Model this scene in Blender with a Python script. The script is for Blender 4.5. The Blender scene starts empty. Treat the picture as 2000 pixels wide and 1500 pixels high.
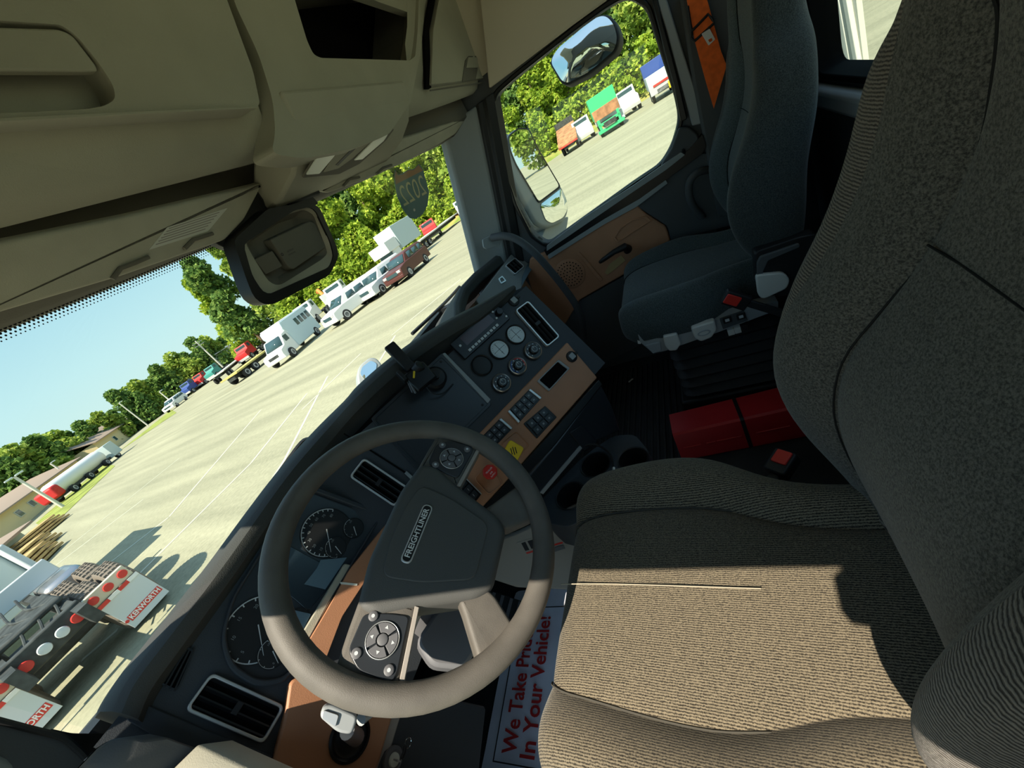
import bpy, bmesh, math, random
import numpy as np
from mathutils import Matrix, Vector
SC = bpy.context.scene; COL = SC.collection
# ---------------- camera ----------------
FPX = 750.0
CAM = np.array([-.77, -.50, 1.195])
def nrm(v):
    v = np.array(v, float); return v / np.linalg.norm(v)
_fw = nrm((-1235, 360, FPX)); _lt = np.array((271, -634, FPX), float); _lt -= _fw * _fw.dot(_lt); _lt = nrm(_lt)
RCAM = np.stack([_lt, _fw, -np.cross(_fw, _lt)], 1)      # world -> camera (x right, y down, z forward)
cd = bpy.data.cameras.new('camera'); cam = bpy.data.objects.new('camera', cd); COL.objects.link(cam)
cd.sensor_fit = 'HORIZONTAL'; cd.sensor_width = 36; cd.lens = 36 * FPX / 2000; cd.clip_start = .01; cd.clip_end = 2000
_x, _y, _z = RCAM[0], -RCAM[1], -RCAM[2]
cam.matrix_world = Matrix(((_x[0], _y[0], _z[0], CAM[0]), (_x[1], _y[1], _z[1], CAM[1]), (_x[2], _y[2], _z[2], CAM[2]), (0, 0, 0, 1)))
SC.camera = cam
# ---------------- light ----------------
SUN_DIR = Vector((.73, -.07, -1.0)).normalized()
sd = bpy.data.lights.new('sun', 'SUN'); sd.energy = 6.9; sd.angle = .009; sd.color = (1.0, .90, .73)
sun = bpy.data.objects.new('sun', sd); COL.objects.link(sun); sun.rotation_euler = SUN_DIR.to_track_quat('-Z', 'Y').to_euler()
W = bpy.data.worlds.new('sky'); SC.world = W; W.use_nodes = True
nt = W.node_tree; nt.nodes.clear()
o_ = nt.nodes.new('ShaderNodeOutputWorld'); b_ = nt.nodes.new('ShaderNodeBackground'); tc = nt.nodes.new('ShaderNodeTexCoord')
sx = nt.nodes.new('ShaderNodeSeparateXYZ'); cr = nt.nodes.new('ShaderNodeValToRGB')
nt.links.new(tc.outputs['Generated'], sx.inputs[0]); nt.links.new(sx.outputs['Z'], cr.inputs[0]); nt.links.new(cr.outputs[0], b_.inputs[0]); nt.links.new(b_.outputs[0], o_.inputs[0])
e = cr.color_ramp.elements; e[0].position = 0.0; e[0].color = (.52, .70, .68, 1); e[1].position = 1.0; e[1].color = (.42, .60, .84, 1)
for p_, c_ in ((.08, (.46, .68, .71, 1)), (.30, (.25, .50, .66, 1)), (.5, (.30, .52, .72, 1)), (.75, (.40, .58, .80, 1))):
    q = e.new(p_); q.color = c_
b_.inputs[1].default_value = 1.0
SC.view_settings.view_transform = 'Standard'; SC.view_settings.look = 'None'; SC.view_settings.exposure = 0.42; SC.view_settings.gamma = 1
SC.view_settings.use_curve_mapping = False
SC.cycles.max_bounces = 10; SC.cycles.diffuse_bounces = 6; SC.cycles.transparent_max_bounces = 24
try: SC.cycles.sample_clamp_indirect = 6
except Exception: pass
# ---------------- geometry helpers ----------------
def ray(x, y): return RCAM.T @ np.array([(x - 1000) / FPX, (y - 750) / FPX, 1.])
def on(x, y, ax, v):
    d = ray(x, y); i = 'xyz'.index(ax); return CAM + d * ((v - CAM[i]) / d[i])
class Fr:
    """a plane in the cab: origin A, normal n, horizontal axis u, upward axis v"""
    def __init__(s, A, n, up=(0, 0, 1)):
        s.A = np.array(A, float); s.n = nrm(n); s.u = nrm(np.cross(up, s.n)); s.v = np.cross(s.n, s.u)
    def at(s, x, y, h=0):
        d = ray(x, y); A = s.A + s.n * h; return CAM + d * (np.dot(A - CAM, s.n) / np.dot(d, s.n))
    def uv(s, x, y, h=0):
        p = s.at(x, y, h) - s.A; return (p.dot(s.u), p.dot(s.v))
    def W(s, u, v, h=0): return s.A + s.u * u + s.v * v + s.n * h
    def off(s, h): return Fr2(s.A + s.n * h, s.n, s.u, s.v)
class Fr2(Fr):
    def __init__(s, A, n, u, v): s.A = np.array(A, float); s.n = np.array(n); s.u = np.array(u); s.v = np.array(v)
def fryp(A, yaw, pitch):
    y, p = math.radians(yaw), math.radians(pitch)
    return Fr(A, (-math.sin(y) * math.cos(p), -math.cos(y) * math.cos(p), math.sin(p)))
ID = Fr2((0, 0, 0), (0, 0, 1), (1, 0, 0), (0, 1, 0))
class MB:
    def __init__(s): s.v = []; s.f = []; s.m = []
    def add(s, vs, fs, mi=0):
        o = len(s.v); s.v += [tuple(map(float, p)) for p in vs]; s.f += [tuple(i + o for i in f) for f in fs]; s.m += [mi] * len(fs); return s
    def box(s, c, size, F=None, mi=0):
        F = F or ID; hx, hy, hz = size[0] / 2, size[1] / 2, size[2] / 2
        vs = [F.W(c[0] + a * hx, c[1] + b * hy, c[2] + d * hz) for d in (-1, 1) for a, b in ((-1, -1), (1, -1), (1, 1), (-1, 1))]
        return s.add(vs, [(3, 2, 1, 0), (4, 5, 6, 7), (0, 1, 5, 4), (1, 2, 6, 5), (2, 3, 7, 6), (3, 0, 4, 7)], mi)
    def prism(s, poly, F, h0, h1, mi=0):
        n = len(poly); vs = [F.W(a, b, h0) for a, b in poly] + [F.W(a, b, h1) for a, b in poly]
        return s.add(vs, [tuple(range(n))[::-1], tuple(range(n, 2 * n))] + [(i, (i + 1) % n, n + (i + 1) % n, n + i) for i in range(n)], mi)
    def ring(s, po, pi, F, h0, h1, mi=0):
        n = len(po); vs = [F.W(a, b, h) for h in (h0, h1) for P in (po, pi) for a, b in P]; fs = []
        for i in range(n):
            j = (i + 1) % n
            fs += [(2 * n + i, 2 * n + j, 3 * n + j, 3 * n + i), (i, n + i, n + j, j), (i, j, 2 * n + j, 2 * n + i), (n + i, 3 * n + i, 3 * n + j, n + j)]
        return s.add(vs, fs, mi)
    def loft(s, rings, closed=True, caps=True, mi=0, loop=False):
        n = len(rings[0]); vs = [p for r in rings for p in r]; fs = []; R = len(rings)
        for k in range(R if loop else R - 1):
            k2 = (k + 1) % R
            for i in range(n if closed else n - 1):
                j = (i + 1) % n; fs.append((k * n + i, k * n + j, k2 * n + j, k2 * n + i))
        if caps and closed and not loop: fs += [tuple(range(n))[::-1], tuple((R - 1) * n + i for i in range(n))]
        return s.add(vs, fs, mi)
    def tube(s, pts, r, seg=10, mi=0, loop=False, flat=1.0, up=None):
        P = [np.array(p, float) for p in pts]; n = len(P); rs = r if isinstance(r, (list, tuple)) else [r] * n
        rings = []; prev = None
        for i in range(n):
            if loop: t = P[(i + 1) % n] - P[i - 1]
            else: t = P[min(i + 1, n - 1)] - P[max(i - 1, 0)]
            t = nrm(t)
            a = np.array(up if up is not None else (0, 0, 1.)) if prev is None or up is not None else prev
            a = a - t * a.dot(t)
            if np.linalg.norm(a) < 1e-4: a = np.array((1., 0, 0)) - t * t[0]
            a = nrm(a); prev = a; b = np.cross(t, a)
            rings.append([P[i] + a * rs[i] * flat * math.cos(q) + b * rs[i] * math.sin(q) for q in (2 * math.pi * k / seg for k in range(seg))])
        return s.loft(rings, mi=mi, loop=loop)
    def lathe(s, prof, F, c=(0, 0), seg=32, mi=0, caps=True):
        rings = [[F.W(c[0] + r * math.cos(2 * math.pi * k / seg), c[1] + r * math.sin(2 * math.pi * k / seg), h) for k in range(seg)] for r, h in prof]
        return s.loft(rings, mi=mi, caps=caps)
    def text(s, body, F, c, size, mi=0, h=.0005, rot=0, mirror=False, width=None, bold=0, align='CENTER', ext=.0003):
        cu = bpy.data.curves.new('t', 'FONT'); cu.body = body; cu.size = 1; cu.align_x = align; cu.align_y = 'CENTER'; cu.offset = bold; cu.resolution_u = 3
        ob = bpy.data.objects.new('t', cu); COL.objects.link(ob); bpy.context.view_layer.update()
        me = bpy.data.meshes.new_from_object(ob.evaluated_get(bpy.context.evaluated_depsgraph_get()))
        vs = np.array([v.co[:] for v in me.vertices]); fs = [tuple(p.vertices) for p in me.polygons]
        bpy.data.objects.remove(ob); bpy.data.curves.remove(cu); bpy.data.meshes.remove(me)
        if len(vs) == 0: return s
        sx_ = size if width is None else width / max(1e-6, vs[:, 0].max() - vs[:, 0].min())
        cr_, sr_ = math.cos(rot), math.sin(rot); out = []
        for x, y, _ in vs:
            x *= sx_ * (-1 if mirror else 1); y *= size; out.append(F.W(c[0] + x * cr_ - y * sr_, c[1] + x * sr_ + y * cr_, h))
        return s.add(out, fs, mi)
    def build(s, name, mats, parent=None, bevel=0, seg=2, sub=0, ang=.6, world=None, recalc=True, solid=0):
        me = bpy.data.meshes.new(name); me.from_pydata(s.v, [], s.f); me.polygons.foreach_set('material_index', s.m)
        if recalc:
            bm = bmesh.new(); bm.from_mesh(me); bmesh.ops.remove_doubles(bm, verts=bm.verts, dist=1e-6); bmesh.ops.recalc_face_normals(bm, faces=bm.faces); bm.to_mesh(me); bm.free()
        for m in (mats if isinstance(mats, (list, tuple)) else [mats]): me.materials.append(m)
        me.shade_smooth()
        if not sub: me.set_sharp_from_angle(angle=ang)
        ob = bpy.data.objects.new(name, me); COL.objects.link(ob)
        if solid:
            m = ob.modifiers.new('thick', 'SOLIDIFY'); m.thickness = solid; m.offset = -1
        if bevel:
            m = ob.modifiers.new('bevel', 'BEVEL'); m.width = bevel; m.segments = seg; m.limit_method = 'ANGLE'; m.angle_limit = .7; m.harden_normals = False
        if sub:
            m = ob.modifiers.new('sub', 'SUBSURF'); m.levels = sub; m.render_levels = sub
        if world is not None: ob.matrix_world = world
        if parent is not None:
            ob.parent = parent
            if parent.get('_local'): ob['_local'] = 1
            elif world is None: ob.matrix_parent_inverse = parent.matrix_world.inverted()
        return ob
def rp(pts, r, seg=5):
    """polygon with rounded corners"""
    out = []; n = len(pts); rr = r if isinstance(r, (list, tuple)) else [r] * n
    for i in range(n):
        p0, p, p1 = np.array(pts[i - 1], float), np.array(pts[i], float), np.array(pts[(i + 1) % n], float)
        a, b = p0 - p, p1 - p; la, lb = np.linalg.norm(a), np.linalg.norm(b); R = min(rr[i], la * .48, lb * .48)
        if R < 1e-5: out += [tuple(p)] * 1; continue
        s_, e_ = p + a / la * R, p + b / lb * R
        for k in range(seg + 1):
            t = k / seg; out.append(tuple((1 - t) ** 2 * s_ + 2 * t * (1 - t) * p + t * t * e_))
    return out
def rrect(u0, v0, u1, v1, r, seg=5): return rp([(u0, v0), (u1, v0), (u1, v1), (u0, v1)], r, seg)
def circ(c, r, n=32, ry=None): return [(c[0] + r * math.cos(2 * math.pi * k / n), c[1] + (ry or r) * math.sin(2 * math.pi * k / n)) for k in range(n)]
def smooth_path(pts, n=8):
    P = [np.array(p, float) for p in pts]; P = [2 * P[0] - P[1]] + P + [2 * P[-1] - P[-2]]; out = []
    for i in range(1, len(P) - 2):
        for k in range(n):
            t = k / n; a, b, c, d = P[i - 1:i + 3]
            out.append(.5 * ((2 * b) + (c - a) * t + (2 * a - 5 * b + 4 * c - d) * t * t + (-a + 3 * b - 3 * c + d) * t ** 3))
    return out + [P[-2]]
def tag(o, label=None, cat=None, group=None, kind=None):
    if label: o['label'] = label
    if cat: o['category'] = cat
    if group: o['group'] = group
    if kind: o['kind'] = kind
    return o
def thing(name, label, cat, loc=(0, 0, 0), group=None, local=False):
    o = bpy.data.objects.new(name, None); COL.objects.link(o); o.empty_display_size = .1
    o.matrix_world = Matrix.Translation(Vector([float(q) for q in loc])); 
    bpy.context.view_layer.update()
    return tag(o, label, cat, group)
def struct(o): o['kind'] = 'structure'; return o
# ---------------- materials ----------------
def hx(h, a=1):
    h = h.lstrip('#'); c = [int(h[i:i + 2], 16) / 255 for i in (0, 2, 4)]
    return tuple([(x / 12.92 if x <= .04045 else ((x + .055) / 1.055) ** 2.4) for x in c] + [a])
MT = {}
def mat(name, color, rough=.5, spec=.5, metal=0, bump=0, bscale=400, var=0, vscale=20, coat=0, emis=None, sheen=0, color2=None, detail=2, bdist=.001):
    m = bpy.data.materials.new(name); m.use_nodes = True; n = m.node_tree.nodes; l = m.node_tree.links; p = n['Principled BSDF']
    if isinstance(color, str): color = hx(color)
    color = tuple(color[:3]) + (1,)
    p.inputs['Base Color'].default_value = color; p.inputs['Roughness'].default_value = rough; p.inputs['Metallic'].default_value = metal
    p.inputs['Specular IOR Level'].default_value = spec; p.inputs['Coat Weight'].default_value = coat
    if sheen: p.inputs['Sheen Weight'].default_value = sheen; p.inputs['Sheen Roughness'].default_value = .5
    if emis: p.inputs['Emission Color'].default_value = hx(emis[0]) if isinstance(emis[0], str) else emis[0]; p.inputs['Emission Strength'].default_value = emis[1]
    t = n.new('ShaderNodeTexCoord')
    if var or color2:
        ns = n.new('ShaderNodeTexNoise'); ns.inputs['Scale'].default_value = vscale; ns.inputs['Detail'].default_value = detail; l.new(t.outputs['Object'], ns.inputs['Vector'])
        r = n.new('ShaderNodeValToRGB'); c2 = (hx(color2) if isinstance(color2, str) else (tuple(color2[:3]) + (1,))) if color2 else None
        a = tuple(x * (1 - var) for x in color[:3]) + (1,) if c2 is None else color; b = tuple(min(1, x * (1 + var)) for x in color[:3]) + (1,) if c2 is None else c2
        r.color_ramp.elements[0].position = .35; r.color_ramp.elements[0].color = a; r.color_ramp.elements[1].position = .65; r.color_ramp.elements[1].color = b
        l.new(ns.outputs['Fac'], r.inputs[0]); l.new(r.outputs[0], p.inputs['Base Color'])
    if bump:
        nb = n.new('ShaderNodeTexNoise'); nb.inputs['Scale'].default_value = bscale; nb.inputs['Detail'].default_value = 2; l.new(t.outputs['Object'], nb.inputs['Vector'])
        bp = n.new('ShaderNodeBump'); bp.inputs['Strength'].default_value = bump; bp.inputs['Distance'].default_value = bdist; l.new(nb.outputs['Fac'], bp.inputs['Height']); l.new(bp.outputs[0], p.inputs['Normal'])
    MT[name] = m; return m
def fabric(name, c1, c2, scale=260, stripes=None, rough=.95, bump=.5):
    m = mat(name, c1, rough, spec=.15, sheen=.15); n = m.node_tree.nodes; l = m.node_tree.links; p = n['Principled BSDF']; t = n['Texture Coordinate'] if 'Texture Coordinate' in n else n.new('ShaderNodeTexCoord')
    c1 = (*c1[:3], 1); c2 = (*c2[:3], 1)
    ns = n.new('ShaderNodeTexNoise'); ns.inputs['Scale'].default_value = scale; ns.inputs['Detail'].default_value = 3; ns.inputs['Roughness'].default_value = .7
    l.new(t.outputs['Object'], ns.inputs['Vector']); fac = ns.outputs['Fac']
    if stripes:
        mp = n.new('ShaderNodeMapping'); l.new(t.outputs['Object'], mp.inputs['Vector']); mp.inputs['Rotation'].default_value = stripes[1]
        w = n.new('ShaderNodeTexWave'); w.inputs['Scale'].default_value = stripes[0]; w.inputs['Distortion'].default_value = 2.0; w.inputs['Detail'].default_value = 1.5; w.inputs['Detail Scale'].default_value = 2; w.bands_direction = stripes[2] if len(stripes) > 2 else 'Z'
        l.new(mp.outputs[0], w.inputs['Vector'])
        ml = n.new('ShaderNodeMix'); ml.data_type = 'FLOAT'; ml.inputs[0].default_value = stripes[3] if len(stripes) > 3 else .5; l.new(fac, ml.inputs[2]); l.new(w.outputs['Fac'], ml.inputs[3]); fac = ml.outputs[0]
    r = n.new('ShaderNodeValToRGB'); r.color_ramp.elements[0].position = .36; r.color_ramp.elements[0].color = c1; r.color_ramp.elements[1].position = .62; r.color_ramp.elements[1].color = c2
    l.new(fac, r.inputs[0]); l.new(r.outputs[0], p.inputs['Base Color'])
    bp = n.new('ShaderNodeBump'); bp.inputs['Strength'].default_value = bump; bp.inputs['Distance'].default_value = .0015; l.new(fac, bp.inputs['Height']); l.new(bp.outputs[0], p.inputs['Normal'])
    return m
def glassmat(name, tint=(.93, .97, .95), refl=.05):
    m = bpy.data.materials.new(name); m.use_nodes = True; n = m.node_tree.nodes; l = m.node_tree.links; n.clear()
    o = n.new('ShaderNodeOutputMaterial'); t = n.new('ShaderNodeBsdfTransparent'); g = n.new('ShaderNodeBsdfGlossy'); x = n.new('ShaderNodeMixShader'); fr = n.new('ShaderNodeLayerWeight'); pw = n.new('ShaderNodeMath'); ad = n.new('ShaderNodeMath')
    t.inputs[0].default_value = (*tint, 1); g.inputs['Roughness'].default_value = .01; g.inputs[0].default_value = (1, 1, 1, 1); fr.inputs['Blend'].default_value = .5; pw.operation = 'POWER'; pw.inputs[1].default_value = 5; ad.operation = 'MULTIPLY_ADD'; ad.inputs[1].default_value = .6; ad.inputs[2].default_value = .02
    l.new(fr.outputs['Facing'], pw.inputs[0]); l.new(pw.outputs[0], ad.inputs[0]); l.new(ad.outputs[0], x.inputs[0]); l.new(t.outputs[0], x.inputs[1]); l.new(g.outputs[0], x.inputs[2]); l.new(x.outputs[0], o.inputs[0]); return m
mat('overhead', (.38, .365, .285), .75, .3, bump=.35, bscale=500, var=.04, vscale=8)
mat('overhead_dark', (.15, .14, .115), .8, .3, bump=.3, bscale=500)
mat('headliner', (.55, .49, .38), .95, .1, bump=.2, bscale=600)
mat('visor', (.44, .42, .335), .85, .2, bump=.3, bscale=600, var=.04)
mat('dash', (.036, .042, .050), .55, .4, bump=.35, bscale=700)
mat('dash_top', (.05, .052, .05), .7, .35, bump=.5, bscale=600)
mat('dash_smooth', (.022, .026, .032), .35, .5)
mat('black', (.010, .010, .011), .5, .4)
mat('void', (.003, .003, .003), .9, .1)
mat('rubber', (.018, .018, .019), .6, .4)
mat('gloss_black', (.008, .008, .009), .3, .4)
mat('brown', (.43, .205, .110), .5, .4, bump=.25, bscale=600, var=.05, vscale=10)
mat('wheel', (.11, .10, .088), .6, .45, bump=.3, bscale=900, var=.10, vscale=25)
mat('wheel_pad', (.085, .085, .082), .62, .4, bump=.35, bscale=900)
mat('pillar', (.27, .29, .29), .7, .3, bump=.2, bscale=500)
mat('pillar_dark', (.072, .076, .080), .7, .3, bump=.2, bscale=500)
mat('lower_gray', (.33, .30, .27), .7, .3, bump=.2, bscale=500)
mat('silver', (.62, .63, .63), .35, .5, metal=.6)
mat('chrome', (.8, .8, .8), .12, .5, metal=1)
mat('steel', (.45, .45, .46), .35, .5, metal=.9)
mat('lever', (.55, .55, .52), .5, .4)
mat('gray_plastic', (.30, .32, .33), .5, .4)
mat('shroud', (.13, .13, .14), .55, .4)
mat('white', (.8, .8, .78), .5, .4)
mat('offwhite', (.62, .62, .55), .6, .3)
mat('print', (.55, .58, .6), .5, .3)
mat('dimprint', (.28, .30, .31), .5, .3)
mat('paper', (.74, .76, .86), .7, .2, var=.06, vscale=14)
mat('paper_ink', (.50, .03, .03), .7, .2)
mat('ink_black', (.03, .03, .035), .7, .2)
mat('red_case', (.50, .022, .026), .42, .4, var=.06, vscale=8, bump=.1, bscale=60)
mat('red', (.62, .03, .02), .4, .5)
mat('yellow', (.85, .58, .02), .5, .4)
mat('belt_orange', (.80, .14, .02), .7, .3, var=.1, vscale=60, bump=.3, bscale=300)
mat('floor', (.022, .024, .025), .75, .3, bump=.5, bscale=60, bdist=.004, var=.3, vscale=6)
mat('lens', (.75, .78, .70), .25, .5)
mat('screen_film', (.10, .17, .22), .5, .5)
mat('film_dark', (.012, .02, .028), .25, .6)
mat('gauge_face', (.55, .60, .62), .4, .4)
mat('blue', (.03, .09, .35), .4, .4)
fabric('seat_dark', (.016, .018, .019), (.078, .080, .080), 420)
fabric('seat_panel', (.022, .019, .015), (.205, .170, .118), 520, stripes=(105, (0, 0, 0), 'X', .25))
fabric('seat_back', (.026, .026, .024), (.110, .105, .092), 420)
fabric('seat_knit', (.030, .024, .020), (.155, .130, .108), 420, stripes=(100, (0, 0, 0), 'Z', .45), bump=.9)
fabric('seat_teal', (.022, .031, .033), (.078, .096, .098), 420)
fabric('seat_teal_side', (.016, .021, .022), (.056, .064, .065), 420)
mat('seam', (.07, .065, .055), .9, .1)
mat('seam_light', (.38, .33, .25), .9, .1)
mat('seam_dark', (.016, .016, .016), .9, .1)
GLASS = glassmat('window_glass')
STICK = glassmat('tint_band', (.45, .47, .6))
M = MT
# =============== cab shell ===============
XL, XR, YB, ZC = -.92, 1.06, -.90, 1.95
# floor
b = MB(); b.box((.07, .0, -.03), (2.0, 2.3, .06)); 
struct(b.build('floor', M['floor']))
b = MB()
for k in range(26): b.box((.62, -.30 + .026 * k, .003), (.72, .012, .006))
tag(b.build('floor_mat', M['rubber'], bevel=.002), 'black ribbed rubber mat on the passenger side floor', 'floor mat')
# side wall with a window hole, polygon given in (y, z)
WIN = [(.20, .79), (-.50, .875), (-.575, .93), (-.59, 1.05), (-.53, 1.30), (-.475, 1.40), (-.40, 1.425), (.02, 1.385), (.10, 1.345), (.165, 1.25), (.245, .90), (.245, .82)]
def wall_frame(x, side):   # side=+1 passenger (inner face looks to -x), -1 driver
    return Fr2((x, 0, 0), (-side, 0, 0), (0, 1, 0), (0, 0, 1))
def subdiv(poly, n=8):
    out = []
    for i in range(len(poly)):
        a, c = np.array(poly[i]), np.array(poly[(i + 1) % len(poly)])
        for k in range(n): out.append(tuple(a + (c - a) * k / n))
    return out
def outward(win, rect):
    """for each window point the matching point on the wall's rectangle"""
    c = np.mean(np.array(win), 0); (y0, z0, y1, z1) = rect; out = []
    for p in win:
        d = np.array(p) - c; t = min([(q - c[0]) / d[0] for q in (y0, y1) if d[0] and (q - c[0]) / d[0] > 0] + [(q - c[1]) / d[1] for q in (z0, z1) if d[1] and (q - c[1]) / d[1] > 0])
        out.append(tuple(c + d * t))
    for q in ((y0, z0), (y1, z0), (y1, z1), (y0, z1)):
        i = min(range(len(out)), key=lambda j: math.hypot(out[j][0] - q[0], out[j][1] - q[1])); out[i] = q
    return out
def side_wall(name, x, side, win, mt):
    F = wall_frame(x, side); w = subdiv(rp(win, .03, 4), 2); b = MB()
    b.ring(outward(w, (YB, 0, .27, ZC)), w, F, -.05, 0); b.prism([(.27, 0), (.60, 0), (.60, .72), (.50, .80), (.27, .84)], F, -.05, 0); return struct(b.build(name, mt))
PXR = [(968, 187), (1010, 150), (1130, 55), (1190, 12), (1225, -6), (1262, 15), (1285, 90), (1318, 190), (1326, 235), (1312, 285), (1290, 322), (1240, 355), (1068, 478), (1040, 458), (1010, 400), (985, 320), (972, 250)]
FR = wall_frame(XR, 1)
win_r = [FR.uv(*p) for p in PXR]
win_r = [(float(a), float(c)) for a, c in win_r]
side_wall('wall_right', XR, 1, win_r, M['pillar_dark'])
# driver's door opening, unseen: edges shaped so sun and shadow fall on the seat
opening_l = [(.20, .10), (-.50, .10), (-.522, .90), (-.527, 1.03), (-.545, 1.08), (-.570, 1.128), (-.585, 1.133), (-.60, 1.137), (-.53, 1.143), (-.492, 1.150), (-.484, 1.17), (-.484, 1.225), (-.50, 1.247), (-.40, 1.247), (-.05, 1.242), (.10, 1.24), (.30, 1.245), (.335, 1.20), (.325, 1.15), (.315, 1.07), (.29, .96), (.262, .86), (.235, .70), (.215, .50)]
opening_l = [(a, c + (.061 if c > .95 else 0)) for a, c in opening_l]
F = wall_frame(XL, -1); w = subdiv(opening_l, 2); b = MB(); b.ring(outward(w, (YB, 0, .365, ZC)), w, F, -.05, -.046)
w2 = subdiv([(.30, .05), (-.62, .05), (-.66, .92), (-.68, 1.30), (-.56, 1.40), (-.05, 1.40), (.20, 1.40), (.355, 1.38), (.355, .80), (.30, .55)], 3); b.ring(outward(w2, (YB, 0, .365, ZC)), w2, F, -.046, 0); b.prism([(.365, 0), (.60, 0), (.60, .70), (.50, .76), (.365, .80)], F, -.05, 0); struct(b.build('wall_left', M['pillar_dark']))
def pane(name, F, poly, h=-.03, mt=GLASS):
    b = MB(); b.prism(poly, F, h, h + .004); o = b.build(name, mt); return struct(o)
pane('window_1', FR, win_r)
# ceiling, back wall with rear window, front wall below the windshield
b = MB(); b.box((.07, -.24, ZC + .02), (2.1, 1.7, .04)); struct(b.build('ceiling', M['headliner']))
FB = Fr2((.07, YB, 0), (0, 1, 0), (1, 0, 0), (0, 0, 1))
def fb(x, y): p = FB.at(x, y) - FB.A; return (float(p[0]), float(p[2]))
rw = [fb(1560, -20), fb(1592, 128), fb(1604, 140), fb(1618, 143), fb(1668, 150)]
z0 = rw[3][1]; zt = 1.72
rwin = rrect(-.66, z0, rw[2][0] + .01, zt, .05)
b = MB(); w = subdiv(rwin, 1); po = outward(w, (-1.04, 0, 1.04, ZC)); b.ring(po, w, FB, -.05, 0); struct(b.build('wall_back', M['pillar_dark']))
pane('window_2', FB, rwin)
b = MB(); wi = rrect(-.655, z0 + .004, rw[2][0] + .005, zt - .004, .048); wo = rrect(-.672, z0 - .012, rw[2][0] + .022, zt + .014, .06); b.ring(wo, wi, FB, -.052, .010); o = b.build('trim_1', M['void'], bevel=.003); struct(o)
# rear ledge below the rear window
b = MB(); b.box((.07, YB + .02, z0 - .045), (2.0, .04, .05)); o = b.build('rear_ledge', M['gray_plastic'], bevel=.012); tag(o, 'grey plastic ledge running under the rear window', 'ledge')
b = MB(); b.box((.07, .90, .35), (2.0, .04, .70)); struct(b.build('wall_front', M['black']))
b = MB(); b.box((-.92, .74, .36), (.05, .30, .70)); b.box((1.06, .74, .36), (.05, .30, .70)); struct(b.build('wall_front', M['black']))
# ---- windshield ----
def ws_top(x): t = (x - .07) / .9; return np.array((x, .44 - .14 * t * t, 1.385 - .012 * t * t))
def ws_bot(x): t = (x - .07) / .9; return np.array((x, .849 - .32 * t * t, .72 + .017 * t * t))
def ws(x, k): return ws_top(x) * (1 - k) + ws_bot(x) * k
xs = np.linspace(-.84, 1.04, 25)
b = MB(); b.loft([[ws(x, k) for k in np.linspace(0, 1, 9)] for x in xs], closed=False, caps=False); struct(b.build('window_3', GLASS, recalc=False))
# dotted shade band printed along the top of the glass
b = MB(); rnd = random.Random(3)
for i in range(150):
    x = -.62 + i * .0062
    if x > .02: break
    for j in range(5):
        k = .010 + j * .0068; r = .0030 - j * .00045; xx = x + (.0031 if j % 2 else 0)
        c = ws(xx, k) + np.array((0, -.001, 0)); dx = nrm(ws(xx + .01, k) - ws(xx, k)); dz = nrm(ws(xx, k + .02) - ws(xx, k))
        b.add([c + dx * r * math.cos(q) + dz * r * math.sin(q) for q in (math.pi / 3 * m for m in range(6))], [(0, 1, 2, 3, 4, 5)])
b.loft([[ws(x, k) + np.array((0, -.001, 0)) for k in (-.03, .008)] for x in xs], closed=False, caps=False)
o = b.build('shade_band', M['black'], recalc=False); tag(o, 'black ceramic band with dotted edge along the top of the windshield', 'shade band')
# header above the windshield (under the overhead console)
b = MB(); b.loft([[ws_top(x) + np.array(d) for d in ((0, .03, -.01), (0, -.03, -.012), (0, -.10, .02), (0, -.10, .10), (0, .03, .10))] for x in xs]); struct(b.build('trim_2', M['overhead_dark']))
b = MB(); b.box((.07, .44, 1.70), (2.05, .06, .55)); struct(b.build('wall_front', M['black']))
# A pillars
def apillar(name, sgn, F_in):
    b = MB(); rings = []
    for k in np.linspace(-.05, 1.06, 10):
        x = (.985 if sgn > 0 else -.885); p = ws(x, k); xo = (XR if sgn > 0 else XL - .02)
        q = lambda dx, dy: p + np.array((dx * sgn, dy, 0))
        rings.append([q(0, .03), q(-.012, -.01), q(.02, -.05), np.array((xo - .02 * sgn, p[1] - .15, p[2])), np.array((xo + .02 * sgn, p[1] - .16, p[2])), np.array((xo + .02 * sgn, p[1] + .05, p[2]))])
    if sgn < 0:
        rings = []
        for k in np.linspace(-.05, 1.06, 10):
            p = ws(-.885, k); rings.append([p + np.array(q) for q in ((0, .02, 0), (.008, -.01, 0), (-.01, -.03, 0), (-.05, -.03, 0), (-.05, .02, 0))])
    b.loft(rings); o = b.build(name, M['pillar'], bevel=.01, seg=3); struct(o); return o
apillar('trim_3', 1, None); apillar('trim_4', -1, None)
b = MB(); rings = []
for k in np.linspace(-.05, 1.06, 10):
    p = ws(.985, k); rings.append([np.array((x_, p[1] + d_, p[2])) for x_, d_ in ((XR - .012, -.145), (XR - .028, -.165), (XR - .018, -.185), (XR - .030, -.205), (XR - .010, -.235), (XR + .03, -.25), (XR + .03, -.14))])
b.loft(rings); struct(b.build('trim_12', M['rubber'], bevel=.003))
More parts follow.
